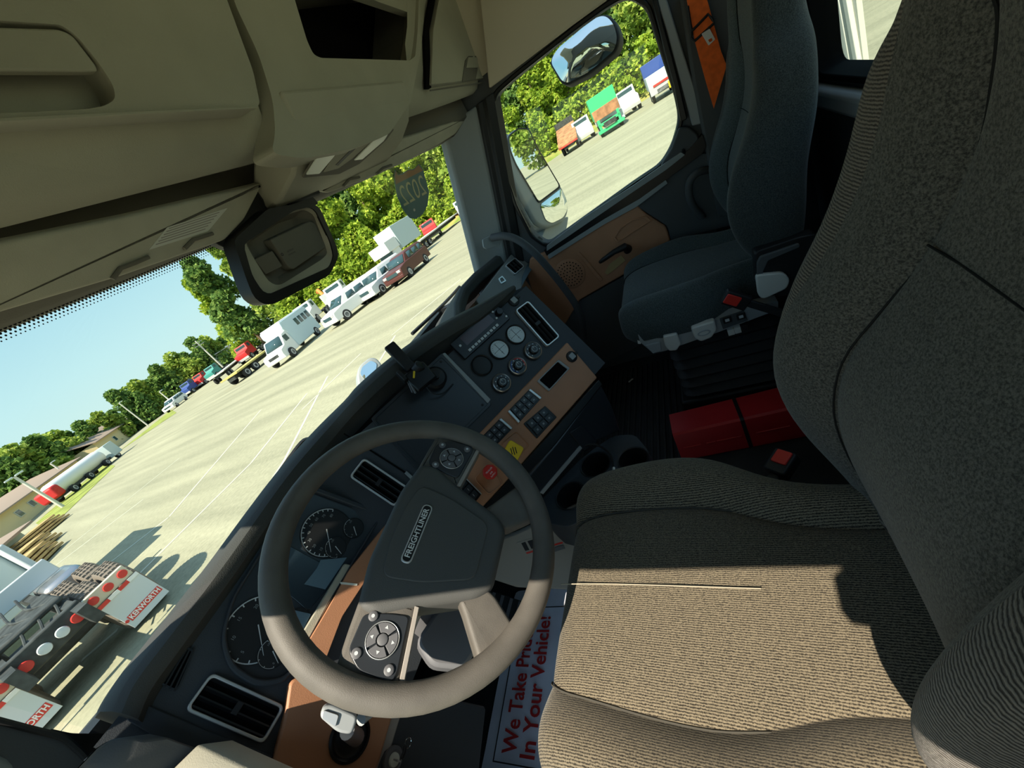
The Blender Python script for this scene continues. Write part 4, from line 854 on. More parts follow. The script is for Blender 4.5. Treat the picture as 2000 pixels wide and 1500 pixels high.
# one continuous shell behind everything
b = MB(); rings = []
for x in np.linspace(-.90, 1.04, 13):
    cy = -.10 * ((x - .07) / .95) ** 2
    rings.append([np.array((x, y + cy, z)) for y, z in ((.40, 1.475), (.26, 1.468), (.226, 1.440), (.20, 1.446), (.172, 1.478), (.155, 1.53), (.150, 1.60), (.150, 1.70), (.13, 1.96), (.40, 1.96))])
b.loft(rings); sh = b.build('shell', M['overhead'], oc, bevel=.004, ang=.9)
def fpts(F, pts, h=0): return [tuple(map(float, F.uv(x, y, h))) for x, y in pts]
# left bin door : outlined by its bright lip, with a recessed pull
b = MB(); b.prism(rp(fpts(MID, [(-60, 244), (0, 236), (250, 222), (500, 210), (508, 203), (495, 140), (440, -10), (420, -60), (-60, -60)], .012), .012, 4), MID, -.045, .012); d1 = b.build('bin_door', M['overhead'], oc, bevel=.006, seg=3)
b = MB(); b.prism(rp(fpts(MID, [(-60, 246), (0, 239), (250, 225), (502, 212), (502, 208), (250, 219), (0, 231), (-60, 238)], .014), .002, 2), MID, .006, .016); b.build('door_lip', M['overhead'], d1, bevel=.003)
b = MB(); b.prism(rp(fpts(MID, [(-60, 222), (0, 221), (160, 214), (205, 207), (226, 193), (222, 168), (195, 125), (150, 70), (120, 48), (0, 40), (-60, 38)], .012), .014, 4), MID, -.030, .04); bool_cut(d1, b)
b = MB(); b.prism(rp(fpts(MID, [(-60, 222), (0, 221), (160, 214), (205, 207), (226, 193), (222, 168), (195, 125), (150, 70), (120, 48), (0, 40), (-60, 38)], .012), .014, 4), MID, -.034, -.0305); b.build('pull_recess', M['overhead'], d1, bevel=.002)
b = MB(); b.prism(rp(fpts(MID, [(-60, 137), (165, 139), (192, 138), (188, 128), (142, 68), (115, 56), (-60, 50)], .012), .010, 4), MID, -.002, .012); b.build('pull_handle', M['overhead'], d1, bevel=.004)
# lower front apron on the driver's side, hanging below the bin
b = MB(); rings = []
for x in np.linspace(-.88, -.03, 10):
    c = -.02 * ((x + .1) / .8) ** 2; rings.append([np.array((x, y + c, z)) for y, z in ((.13, 1.51), (.15, 1.475), (.185, 1.445), (.222, 1.434), (.240, 1.445), (.25, 1.49), (.20, 1.52))])
b.loft(rings); b.build('lower_apron', M['overhead'], oc, bevel=.004, ang=.9)
# centre module, proud of the bins
b = MB(); CMF = Fr((0, .105, 1.52), (0, -.985, -.17))
out = fpts(CMF, [(448, -60), (455, 0), (505, 105), (533, 195), (538, 260), (530, 300), (595, 310), (690, 290), (760, 262), (802, 200), (822, 100), (828, 40), (828, -60)])
b.prism(rp(out, .02, 4), CMF, -.06, 0); cmod = b.build('centre_module', M['overhead'], oc, bevel=.012, seg=4)
cub_ = rp(fpts(CMF, [(560, -60), (576, 0), (600, 80), (612, 106), (626, 113), (800, 118), (811, 110), (816, 60), (820, -60)]), .008, 4)
b = MB(); b.prism(cub_, CMF, -.075, .03); bool_cut(cmod, b)
b = MB(); b.prism(cub_, CMF, -.20, -.02); bool_cut(sh, b)
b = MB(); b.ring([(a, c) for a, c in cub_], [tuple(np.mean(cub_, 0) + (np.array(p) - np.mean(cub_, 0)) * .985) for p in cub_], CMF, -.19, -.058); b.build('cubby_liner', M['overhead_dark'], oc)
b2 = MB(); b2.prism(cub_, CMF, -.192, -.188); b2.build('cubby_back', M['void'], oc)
b = MB(); b.prism(rp(fpts(CMF, [(655, -20), (800, 30), (800, 5), (790, -30)], -.03), .004, 2), CMF, -.045, -.02); b.build('cubby_shelf', M['overhead'], oc, bevel=.004)
# chin of the centre module with reading lamps
b = MB(); rings = []
for x in np.linspace(.0, .50, 8):
    rings.append([np.array((x, y, z)) for y, z in ((.10, 1.50), (.115, 1.455), (.15, 1.415), (.205, 1.388), (.28, 1.372), (.34, 1.370), (.34, 1.42), (.20, 1.50))])
b.loft(rings); b.build('chin', M['overhead'], oc, bevel=.008, ang=.9)
CHF = Fr((0.1, .20, 1.392), (0, -.42, -.90), up=(0, 1, 0)); CHF = Fr2((.1, .20, 1.384), nrm((0, -.28, -.96)), (1, 0, 0), nrm(np.cross(nrm((0, -.28, -.96)), (1, 0, 0))))
b = MB(); b.prism(rp(fpts(CHF, [(588, 345), (624, 286), (768, 250), (752, 272), (700, 318), (660, 338)]), .005, 3), CHF, 0, .004); lp = b.build('lamp_panel', M['overhead_dark'], oc, bevel=.0015)
b = MB(); b.prism(rp(fpts(CHF, [(596, 340), (626, 292), (664, 284), (650, 305), (622, 338)], .004), .003, 2), CHF, .004, .007); b.build('lamp_lens', M['lens'], lp, bevel=.0015)
b = MB(); b.prism(rp(fpts(CHF, [(690, 312), (735, 266), (757, 260), (748, 274), (706, 310)], .004), .003, 2), CHF, .004, .007); b.build('lamp_lens', M['lens'], lp, bevel=.0015)
b = MB(); b.prism(rp(fpts(CHF, [(630, 336), (664, 286), (730, 270), (688, 308), (660, 328)], .004), .003, 2), CHF, .004, .006); b.build('switch_panel', M['overhead'], lp, bevel=.001)
b = MB(); b.prism(rp(fpts(CHF, [(655, 322), (690, 287), (694, 290), (660, 323)], .006), .001, 1), CHF, .006, .0068); b.build('slot', M['black'], lp)
# passenger bin
RB = Fr((0.7, .10, 1.53), (-.10, -.985, -.14))
b = MB(); b.prism(rp(fpts(RB, [(838, 168), (842, 60), (866, -60), (960, -60), (966, 40), (966, 120), (962, 152), (900, 160)]), .008, 4), RB, -.02, .010); d2 = b.build('bin_door', M['overhead'], oc, bevel=.006, seg=3)
b = MB(); b.prism(rp(fpts(RB, [(902, 160), (908, 118), (914, 110), (930, 110), (932, 135), (928, 156)], .010), .003, 3), RB, .010, .013); lt_ = b.build('latch', M['overhead_dark'], d2, bevel=.001)
b = MB(); b.prism(rp(fpts(RB, [(909, 133), (913, 113), (930, 113), (931, 133)], .013), .002, 2), RB, .013, .018); b.build('latch_flap', M['overhead'], lt_, bevel=.0015)
b = MB(); b.prism(rp(fpts(RB, [(832, 172), (829, 60), (850, -60), (862, -60), (838, 60), (842, 172)]), .002, 2), RB, -.01, .001); b.build('gap', M['void'], oc)
b = MB(); b.prism(fpts(RB, [(840, 175), (962, 157), (962, 160), (840, 178)], .002), RB, 0, .002); b.build('gap', M['overhead_dark'], oc)
# =============== sun visors ===============
def visor(nm, lab, F, outer, label, clips, th=.016):
    t = thing(nm, lab, 'sun visor', F.at(*outer[0]))
    P = rp(fpts(F, outer), .012, 4); cushion(P if True else P[::-1], F, -th, 0, .006, 4).build('panel', M['visor'], t, ang=1.0)
    if label:
        b = MB(); b.prism(fpts(F, label, .0), F, 0, .0008); lb = b.build('warning_label', M['offwhite'], t)
        q = np.array(fpts(F, label)); b = MB()
        for k in range(6):
            c0 = q[0] * (1 - (k + .7) / 7) + q[3] * ((k + .7) / 7); c1 = q[1] * (1 - (k + .7) / 7) + q[2] * ((k + .7) / 7); a = c0 * .95 + c1 * .05; e = c0 * .12 + c1 * .88; d = nrm(e - a); nn_ = np.array((-d[1], d[0])) * .0007
            b.prism([tuple(a + nn_), tuple(e + nn_), tuple(e - nn_), tuple(a - nn_)], F, .0008, .0011)
        b.build('label_print', M['lower_gray'], lb)
    for c in clips:
        pts = [F.at(*p, .004) for p in c]; b = MB(); b.tube(pts, .0035, 8); b.build('clip', M['overhead_dark'], t)
    return t
VL = Fr((0, .31, 1.40), (.10, -.80, -.60)); VR = Fr((.4, .295, 1.395), (-.14, -.86, -.50))
visor('sun_visor', 'pale grey driver sun visor with a warning label, folded up above the windshield', VL, [(-80, 492), (0, 474), (250, 422), (500, 362), (512, 358), (508, 372), (478, 430), (440, 470), (425, 475), (240, 540), (0, 612), (-80, 640)], [(326, 444), (444, 406), (405, 452), (290, 488)], [[(220, 545), (235, 524), (262, 514), (290, 502)], [(360, 486), (378, 468), (415, 456)]])
visor('sun_visor', 'pale grey passenger sun visor without label, right of the reading lamps', VR, [(625, 372), (655, 350), (740, 285), (880, 240), (908, 226), (912, 232), (890, 262), (862, 280), (760, 332), (700, 356), (640, 378)], None, [[(670, 364), (682, 350), (702, 346)], [(735, 340), (748, 328), (765, 322)]])
# pivot bracket between the visors
b = MB(); b.tube([on(500, 372, 'y', .33), on(520, 395, 'y', .33), on(545, 390, 'y', .335)], .010, 10); b.tube([on(560, 395, 'y', .335), on(620, 375, 'y', .33)], .008, 8); o = b.build('visor_bracket', M['black']); tag(o, 'black visor pivot bracket above the camera housing', 'bracket')
# =============== camera housing on the windshield ===============
SH = Fr((-.04, .34, 1.27), (.02, -.92, -.30))
sh = thing('camera_housing', 'black windshield camera housing with a grey tray behind the visors', 'camera housing', SH.A)
outp = rp(fpts(SH, [(452, 470), (478, 548), (492, 582), (512, 596), (532, 594), (640, 538), (657, 505), (657, 488), (622, 408), (612, 400), (585, 398), (520, 408)]), .012, 4)
inp = rp(fpts(SH, [(470, 478), (488, 540), (508, 570), (522, 575), (640, 522), (648, 500), (640, 470), (612, 412), (600, 405), (570, 412)]), .012, 4)
def resamp(P, n):
    P = np.array(P + [P[0]]); d = np.r_[0, np.cumsum(np.linalg.norm(np.diff(P, axis=0), axis=1))]; t = np.linspace(0, d[-1], n, endpoint=False); return [(float(np.interp(q, d, P[:, 0])), float(np.interp(q, d, P[:, 1]))) for q in t]
o1, i1 = resamp(outp, 72), resamp(inp, 72)
in2 = resamp(rp(fpts(SH, [(484, 470), (500, 500), (530, 548), (544, 556), (556, 555), (634, 506), (646, 494), (618, 418), (600, 408), (560, 420)]), .01, 4), 72)
b = MB(); b.loft([[SH.W(a, c, h) for a, c in P] for P, h in ((o1, -.03), (o1, .006), (i1, .008), (i1, .002))], caps=False); b.build('housing_rim', M['black'], sh, ang=1.0)
b = MB(); b.loft([[SH.W(a, c, h) for a, c in P] for P, h in ((i1, .004), (in2, -.010))], caps=False); b.build('bevel', M['visor'], sh, ang=1.0)  # paler material puts the light on this bevel into its colour
cc_ = np.mean(np.array(in2), 0); in3 = [tuple(cc_ + (np.array(p) - cc_) * .80) for p in in2]
b = MB(); b.loft([[SH.W(a, c, h) for a, c in P] for P, h in ((in2, -.010), (in3, -.034))], caps=False); b.add([SH.W(a, c, -.034) for a, c in in3], [tuple(range(len(in3)))]); b.build('tray', M['overhead_dark'], sh, ang=1.0)
b = MB(); b.prism(rp(fpts(SH, [(527, 468), (604, 432), (614, 436), (636, 483), (572, 526), (563, 522)], -.01), .005, 3), SH, -.034, -.008); o = b.build('sensor_cover', mat('sensor_plastic', (.15, .145, .12), .7, .3, bump=.2), sh, bevel=.002)
b = MB(); q = SH.uv(551, 497, -.008); 
rt = math.atan2(*(np.array(SH.uv(578, 484, -.008)) - np.array(SH.uv(556, 495, -.008)))[::-1])
b.ring(circ(q, .0035, 16), circ(q, .0022, 16), SH, -.008, -.0076)
b.text('DETROIT', SH, SH.uv(567, 489, -.008), .0055, h=-.0076, rot=rt); b.text('ASSURANCE', SH, SH.uv(570, 495, -.008), .0045, h=-.0076, rot=rt); b.build('lettering', M['black'], o)
b = MB(); b.prism(rp(fpts(SH, [(495, 507), (530, 490), (550, 520), (518, 536)], -.015), .002, 2), SH, -.03, -.012); b.build('cover_plate', M['overhead_dark'], sh, bevel=.001)
b = MB(); b.prism(rp(fpts(SH, [(620, 446), (632, 441), (645, 468), (634, 474)], -.012), .001, 1), SH, -.03, -.010); b.build('side_plate', M['overhead_dark'], sh, bevel=.001)
b = MB(); b.tube([on(523, 400, 'y', .36), on(530, 412, 'y', .36), on(535, 430, 'y', .36)], .004, 8); b.build('wire', M['black'], sh)
b = MB(); b.prism(rp(fpts(SH, [(436, 470), (500, 370), (620, 372), (640, 395), (560, 420), (470, 486)]), .01, 3), SH, -.05, -.028); b.build('mounting_bracket', M['black'], sh, bevel=.005)
# =============== shield sticker on the glass ===============
gx = lambda x, k: ws(x, k)
pc = ws(.80, .28); nn_ = nrm(np.cross(ws(.81, .28) - ws(.79, .28), ws(.80, .30) - ws(.80, .26))); nn_ = nn_ if nn_[1] < 0 else -nn_
ST = Fr(pc + nn_ * .004, nn_)
st = thing('window_sticker', 'shield-shaped sticker reading 2022 backwards, stuck on the outside of the windshield', 'sticker', ST.A)
P = [(771, 330), (776, 341), (786, 339), (797, 331), (808, 330), (818, 319), (826, 330), (831, 350), (838, 375), (835, 400), (826, 418), (812, 428), (800, 426), (786, 408), (776, 385), (770, 355)]
b = MB(); b.prism(rp(fpts(ST, P), .006, 3), ST, 0, .0006); b.build('shield', mat('sticker_teal', (.15, .24, .23), .5, .4), st)  # sticker colours brightened to stand in for light shining through from behind
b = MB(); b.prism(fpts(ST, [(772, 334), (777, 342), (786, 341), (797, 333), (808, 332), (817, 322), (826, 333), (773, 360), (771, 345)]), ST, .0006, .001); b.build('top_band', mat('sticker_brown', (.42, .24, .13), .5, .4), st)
l0, l1 = np.array(ST.uv(783, 392)), np.array(ST.uv(831, 365)); rr = math.atan2(*(l1 - l0)[::-1]); 
c_ = np.array(ST.uv(807, 374))
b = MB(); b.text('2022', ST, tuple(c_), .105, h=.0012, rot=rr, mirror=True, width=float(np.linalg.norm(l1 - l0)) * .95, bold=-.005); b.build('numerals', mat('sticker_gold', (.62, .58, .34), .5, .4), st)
b = MB(); b.prism(circ(ST.uv(809, 410), .006, 6), ST, .0006, .001); b.build('dot', M['offwhite'], st)
# =============== passenger door trim ===============
DR = wall_frame(XR, 1)
dt = thing('door_trim_panel', 'brown passenger door panel with black pull handle and speaker grille', 'door panel', on(1200, 480, 'x', XR))
def dp_(pts, h=0): return [tuple(map(float, DR.uv(x, y, h))) for x, y in pts]
b = MB(); b.prism(rp(dp_([(1035, 505), (1068, 492), (1180, 430), (1243, 400), (1262, 418), (1300, 442), (1310, 470), (1230, 530), (1133, 586), (1100, 640), (1060, 640), (1030, 540)], .03), .01, 3), DR, 0, .03); b.build('trim', M['brown'], dt, bevel=.006, seg=3)
b = MB(); b.prism(rp(dp_([(1000, 640), (1131, 588), (1230, 533), (1330, 460), (1400, 430), (1400, 600), (1200, 700), (1000, 800)], .02), .01, 3), DR, -.01, .02); b.build('lower_panel', M['pillar_dark'], dt, bevel=.005)
b = MB(); b.prism(rp(dp_([(1238, 398), (1370, 300), (1420, 300), (1430, 440), (1310, 470), (1304, 442), (1262, 415)], .025), .008, 3), DR, 0, .025); b.build('rear_panel', M['pillar_dark'], dt, bevel=.005)
q = rp(dp_([(1198, 465), (1212, 444), (1235, 428), (1262, 421), (1272, 430), (1235, 454), (1212, 470), (1203, 472)], .03), .004, 4); c = np.mean(q, 0)
b = MB(); b.ring(q, [tuple(c + (np.array(p) - c) * .86) for p in q], DR, .028, .036); b.build('armrest_cup', M['brown'], dt, bevel=.003)
b = MB(); b.tube([DR.W(*DR.uv(1172, 512, .06), .060), DR.W(*DR.uv(1178, 508, .075), .072), DR.W(*DR.uv(1200, 492, .08), .078), DR.W(*DR.uv(1220, 482, .07), .070), DR.W(*DR.uv(1226, 488, .045), .040)], [.008, .010, .012, .016, .020], 12); b.build('pull_handle', M['black'], dt)
b = MB(); b.prism(rp(dp_([(1181, 532), (1190, 516), (1214, 498), (1222, 508), (1196, 530), (1186, 537)], .03), .003, 3), DR, .029, .033); b.build('latch_bezel', M['visor' if 0 else 'yellow'] if 0 else mat('latch_tan', (.42, .28, .12), .5), dt, bevel=.001)
b = MB(); b.prism(rp(dp_([(1128, 495), (1132, 492), (1178, 545), (1172, 550)], .031), .002, 2), DR, .028, .036); b.build('crease', M['brown'], dt, bevel=.003)
c = DR.uv(1113, 535, .032); F2 = Fr2(DR.W(c[0], c[1], .032), DR.n, DR.u, DR.v)
b = MB(); b.lathe([(.075, -.003), (.075, .001), (.070, .003), (.0001, .003)], F2, seg=40); sp_ = b.build('speaker_grille', M['brown'], dt)
b = MB(); rnd = random.Random(2)
for r in (.015, .03, .045, .06):
    for k in range(int(r * 420)):
        a = 2 * math.pi * k / int(r * 420); b.prism(circ((r * math.cos(a), r * math.sin(a)), .0032, 6), F2, .003, .0036)
b.build('grille_holes', M['void'], sp_)
# belt line : inner sill strips
b = MB(); b.prism(rp(dp_([(1062, 488), (1240, 372), (1300, 330), (1345, 292), (1372, 262), (1380, 285), (1372, 300), (1310, 345), (1243, 400), (1180, 432), (1068, 500)], .035), .005, 3), DR, .0, .036); b.build('belt_sill', M['gloss_black'], dt, bevel=.005, seg=3)
b = MB(); b.prism(rp(dp_([(1068, 480), (1140, 425), (1240, 360), (1330, 297), (1338, 302), (1300, 332), (1240, 372), (1068, 490)], .036), .003, 3), DR, .030, .040); b.build('weather_strip', M['pillar'], dt, bevel=.003)
b = MB(); b.prism(rp(dp_([(1070, 498), (1180, 428), (1250, 388), (1300, 352), (1304, 358), (1243, 404), (1180, 438), (1072, 506)], .037), .002, 3), DR, .030, .039); b.build('chrome_strip', M['pillar'], dt, bevel=.002)
# rear lower corner bracket of the window and lock button
b = MB(); b.prism(rp(dp_([(1326, 250), (1345, 248), (1362, 262), (1372, 290), (1350, 300), (1300, 335), (1290, 325), (1312, 290)], .03), .008, 3), DR, .0, .03); b.build('corner_cover', M['pillar_dark'], dt, bevel=.005)
b = MB(); b.tube([DR.W(*DR.uv(1338, 303, .03), .03), DR.W(*DR.uv(1334, 292, .04), .04)], .005, 8); b.build('lock_button', M['black'], dt)
# =============== grab handle ===============
gh = thing('grab_handle', 'long curved black grab handle on the passenger windshield pillar', 'grab handle', on(1000, 465, 'x', .93))
pts = smooth_path([on(962, 464, 'x', .95), on(985, 461, 'x', .92), on(1010, 468, 'x', .90), on(1042, 492, 'x', .88), on(1072, 525, 'x', .88), on(1100, 560, 'x', .88), on(1124, 595, 'x', .88), on(1136, 625, 'x', .90), on(1141, 660, 'x', .94)], 7)
b = MB(); b.tube(pts, [.017] * 8 + [.0165] * (len(pts) - 8), 14); b.build('bar', M['pillar_dark'], gh)
PLN = Fr(on(962, 470, 'x', .96), (-.75, -.65, .1)); b = MB(); b.prism(rp([PLN.uv(*p) for p in ((942, 468), (965, 455), (982, 460), (975, 480), (950, 487), (944, 483))], .006, 3), PLN, -.01, .006); b.build('mounting_cover', M['pillar'], gh, bevel=.002)
# second, short grab handle behind the passenger seat edge
g2 = thing('grab_handle', 'short black grab handle on the pillar behind the passenger door window', 'grab handle', on(1355, 350, 'x', 1.02))
pts = smooth_path([on(1392, 330, 'x', 1.03), on(1362, 338, 'x', .99), on(1346, 360, 'x', .985), on(1350, 395, 'x', .99), on(1372, 425, 'x', 1.02)], 6); b = MB(); b.tube(pts, .014, 12); b.build('bar', M['pillar_dark'], g2)
# =============== orange seat belt ===============
BF = wall_frame(1.0, 1)
sb = thing('seat_belt', 'bright orange seat belt with its silver tongue on the passenger side pillar', 'seat belt', on(1390, 120, 'x', 1.0))
b = MB(); b.prism([BF.uv(*p) for p in ((1336, -30), (1372, -30), (1384, 10), (1408, 100), (1419, 128), (1405, 175), (1394, 212), (1380, 165), (1358, 85), (1343, 10))], BF, 0, .003); b.build('webbing', M['belt_orange'], sb)
b = MB(); pts = [BF.W(*BF.uv(x, y, .006), .006) for x, y in ((1350, 62), (1383, 28), (1392, 38), (1394, 46), (1357, 80), (1350, 74))]; b.tube(pts, .004, 8, loop=True); b.build('slider', M['black'], sb)
b = MB(); b.tube([BF.W(*BF.uv(1343, 12, .005), .005), BF.W(*BF.uv(1352, 70, .005), .005)], .004, 8); b.build('guide', M['black'], sb)
b = MB(); b.ring(rp([BF.uv(*p, .010) for p in ((1370, 66), (1386, 56), (1397, 77), (1384, 89))], .002, 2), rp([BF.uv(*p, .010) for p in ((1383, 78), (1390, 74), (1392, 79), (1386, 83))], .001, 2), BF, .006, .010); b.build('tongue', M['silver'], sb)
# =============== driver's door sill and side ===============
dd = thing('pillar_base_trim', 'dark curved pillar base with a pale top beside the left end of the dash', 'pillar trim', on(200, 1480, 'x', -.85))
DX = Fr2((-.86, 0, 0), (1, 0, 0), (0, 1, 0), (0, 0, 1))
b = MB(); rings = []
for y, z, o_ in ((.02, .66, 0), (.10, .70, 0), (.16, .735, 0), (.22, .762, 0), (.27, .775, 0)):
    rings.append([np.array((-.92, y, z + .01)), np.array((-.90, y, z + .028)), np.array((-.85, y, z + .030)), np.array((-.805, y, z + .012)), np.array((-.79, y, z - .03)), np.array((-.80, y, z - .2)), np.array((-.82, y, .1)), np.array((-.92, y, .1))])
b.loft(rings); b.build('sill_panel', M['visor'], dd, bevel=.004, ang=1.0)
b = MB(); pts = [on(165, 1478, 'y', .30), on(190, 1462, 'y', .30), on(225, 1457, 'y', .29), on(262, 1464, 'y', .28)]
b.loft([[p + np.array((a, 0, c)) for a, c in ((-.03, -.10), (-.03, -.01), (-.015, 0), (.01, -.004), (.02, -.03), (.02, -.10))] for p in pts]); b.build('mirror_sail', M['pillar_dark'], dd, bevel=.006, ang=1)
MS = Fr(on(100, 1450, 'y', .42), (.35, -.93, .1))
b = MB(); b.prism(rp([MS.uv(*p) for p in ((-60, 1385), (0, 1408), (80, 1432), (140, 1452), (165, 1478), (160, 1560), (-60, 1560))], .006, 3), MS, -.05, 0); b.build('pillar_base', M['pillar_dark'], dd, bevel=.012, seg=3)
b = MB(); b.prism(rp([MS.uv(*p, -.02) for p in ((95, 1422), (140, 1432), (215, 1433), (236, 1445), (205, 1452), (180, 1468), (165, 1482), (140, 1455))], .006, 3), MS, -.05, -.02); b.build('pillar_cover', M['black'], dd, bevel=.006, seg=3)
b = MB(); b.tube(smooth_path([MS.W(*MS.uv(*p, .003), .003) for p in ((-40, 1398), (60, 1424), (120, 1440), (150, 1462), (168, 1480))], 5), .004, 8); b.build('door_seal', M['black'], dd)
# =============== phone mount on the dash ===============
pm_ = thing('phone_mount', 'black clamp phone mount with a small yellow tag, fixed to the dash brow', 'phone mount', CP.at(830, 730, .05))
def m3(x, y, h): return CP.at(x, y, h)
PF = Fr2(m3(806, 722, .05), CP.n, nrm(m3(806, 722, .05) * 0 + (m3(830, 745, .05) - m3(778, 690, .05))), None or np.cross(CP.n, nrm(m3(830, 745, .05) - m3(778, 690, .05))))
b = MB(); b.box((-.045, 0, -.004), (.085, .030, .016), PF); b.build('clamp_arm', M['black'], pm_, bevel=.004)
b = MB(); b.box((.028, 0, .006), (.055, .062, .018), PF); b.build('mount_body', M['gloss_black'], pm_, bevel=.005)
b = MB(); b.box((.018, .004, .017), (.018, .005, .003), Fr2(PF.A, PF.n, nrm(PF.u - PF.v), nrm(PF.u + PF.v))); b.build('yellow_tag', M['yellow'], pm_, bevel=.001)
b = MB(); b.tube([m3(800, 745, .06), m3(812, 768, .055), m3(806, 766, .05), m3(796, 742, .05)], .003, 6, loop=True); b.build('leg', M['shroud'], pm_)
b = MB(); b.tube([m3(826, 738, .055), m3(845, 738, .05)], .010, 12); b.build('ball_joint', M['black'], pm_)
b = MB(); F2 = Fr2(m3(850, 738, .02), CP.n, CP.u, CP.v); b.lathe([(.030, -.018), (.030, .004), (.024, .010), (.010, .012), (.010, .03), (.0001, .03)], F2, seg=28); b.build('suction_cup', M['black'], pm_)
b = MB(); F2 = Fr2(m3(817, 718, .06), nrm(CP.n + CP.u), CP.v, np.cross(nrm(CP.n + CP.u), CP.v)); b.lathe([(.014, -.01), (.014, .01), (.010, .012), (.0001, .012)], F2, seg=20); b.build('clamp_knob', M['black'], pm_, bevel=.001)
b = MB(); b.tube(smooth_path([m3(832, 755, .03), m3(845, 768, .03), m3(865, 768, .02), m3(885, 750, .01)], 6), .0018, 6); b.build('wire', M['rubber'], pm_)
b = MB(); b.box((.0, -.034, .01), (.03, .01, .03), PF); b.build('grip', M['black'], pm_, bevel=.002)
# =============== mirrors outside ===============
def gloss(nm, c=(.92, .94, .94), r=.02):
    m = mat(nm, c + (1,) if len(c) == 3 else c, r, .5, metal=1); return m
mat('mirror', (.92, .94, .93, 1), .01, .5, metal=1); mat('mirror_housing', (.32, .34, .34), .5, .4)
MF = Fr(on(1048, 345, 'x', 1.52), (-.42, -.90, .03))
mr = thing('side_mirror', 'tall grey passenger side mirror with two glasses outside the door window', 'mirror', MF.A)
ho = rp([MF.uv(*p) for p in ((988, 268), (1012, 247), (1035, 250), (1062, 310), (1105, 375), (1113, 410), (1104, 432), (1070, 446), (1048, 440), (1010, 370), (992, 320))], .05, 5)
cushion([(a, c) for a, c in ho], MF, -.12, 0, .02, 3).build('housing', M['mirror_housing'], mr, ang=1.0)
ctr = np.mean(np.array(ho), 0)
g1 = rp([MF.uv(*p, .004) for p in ((993, 268), (1013, 252), (1033, 253), (1050, 290), (1093, 363), (1052, 394), (1008, 320), (998, 295))], .02, 5); b = MB(); b.prism(g1, MF, 0, .004); b.build('flat_glass', M['mirror'], mr); cg = np.mean(np.array(g1), 0); b = MB(); b.ring([tuple(cg + (np.array(p) - cg) * 1.045) for p in g1], g1, MF, -.002, .006); b.build('glass_rim', M['black'], mr)
g2_ = rp([MF.uv(*p, .004) for p in ((1096, 368), (1107, 390), (1108, 410), (1100, 425), (1078, 436), (1066, 430), (1055, 400))], .02, 5)
cx_ = np.mean(np.array(g2_), 0); b = MB(); rings = []
for k in range(7):
    s_ = 1 - k / 7 * .999; rings.append([MF.W(*(cx_ + (np.array(p) - cx_) * s_), .004 + .012 * (1 - s_ * s_)) for p in g2_])
b.loft(rings); b.build('convex_glass', M['mirror'], mr)
b = MB(); b.prism(rp([MF.uv(*p, -.06) for p in ((1062, 440), (1104, 425), (1100, 450), (1078, 492), (1050, 500), (1045, 478))], .02, 4), MF, -.12, -.03); b.build('mirror_arm', M['mirror_housing'], mr, bevel=.015, seg=3)
b = MB(); b.prism(rp([MF.uv(*p, -.04) for p in ((972, 285), (988, 262), (1000, 320), (1040, 410), (1062, 446), (1040, 448), (1000, 400), (978, 330))], .02, 4), MF, -.10, -.02); b.build('back_shell', M['mirror_housing'], mr, bevel=.01)
LF = Fr(on(1148, 95, 'x', 1.32), (-.86, .15, .32))
lm = thing('lookdown_mirror', 'wide convex mirror mounted above the passenger window, showing the truck door', 'mirror', LF.A)
lp_ = rp([LF.uv(*p) for p in ((1070, 122), (1085, 95), (1160, 32), (1185, 24), (1203, 42), (1211, 72), (1205, 98), (1150, 145), (1106, 167), (1094, 162))], .03, 5)
cushion(lp_, LF, -.05, 0, .014, 3).build('housing', M['rubber'], lm, ang=1.0)
cx_ = np.mean(np.array(lp_), 0); b = MB(); rings = []
for k in range(9):
    s_ = .93 * (1 - k / 9 * .999); rings.append([LF.W(*(cx_ + (np.array(p) - cx_) * s_), .002 + .05 * (1 - (s_ / .93) ** 2)) for p in lp_])
b.loft(rings); b.build('convex_glass', M['mirror'], lm)
# fender mirror seen over the dash
HF = Fr(on(722, 720, 'y', 2.1), (-.28, -.86, .42))
hm = thing('fender_mirror', 'small pale fender mirror seen just above the middle of the dash', 'mirror', HF.A)
q = rp([HF.uv(*p) for p in ((697, 728), (703, 712), (722, 697), (735, 698), (748, 712), (745, 735), (720, 765), (700, 755))], .05, 4); cushion(q, HF, -.12, 0, .02, 3).build('housing', M['mirror_housing'], hm, ang=1)
c = np.mean(np.array(q), 0); b = MB(); b.prism(rp([HF.uv(*p, .004) for p in ((703, 730), (707, 717), (724, 704), (736, 710), (734, 724), (714, 744))], .02, 3), HF, .0, .006); b.build('mirror_glass', M['mirror'], hm)
b = MB(); b.tube([HF.W(c[0], c[1] - .1, -.05), HF.W(c[0] + .1, c[1] - .7, -.1)], .03, 8); b.build('mirror_arm', M['rubber'], hm)
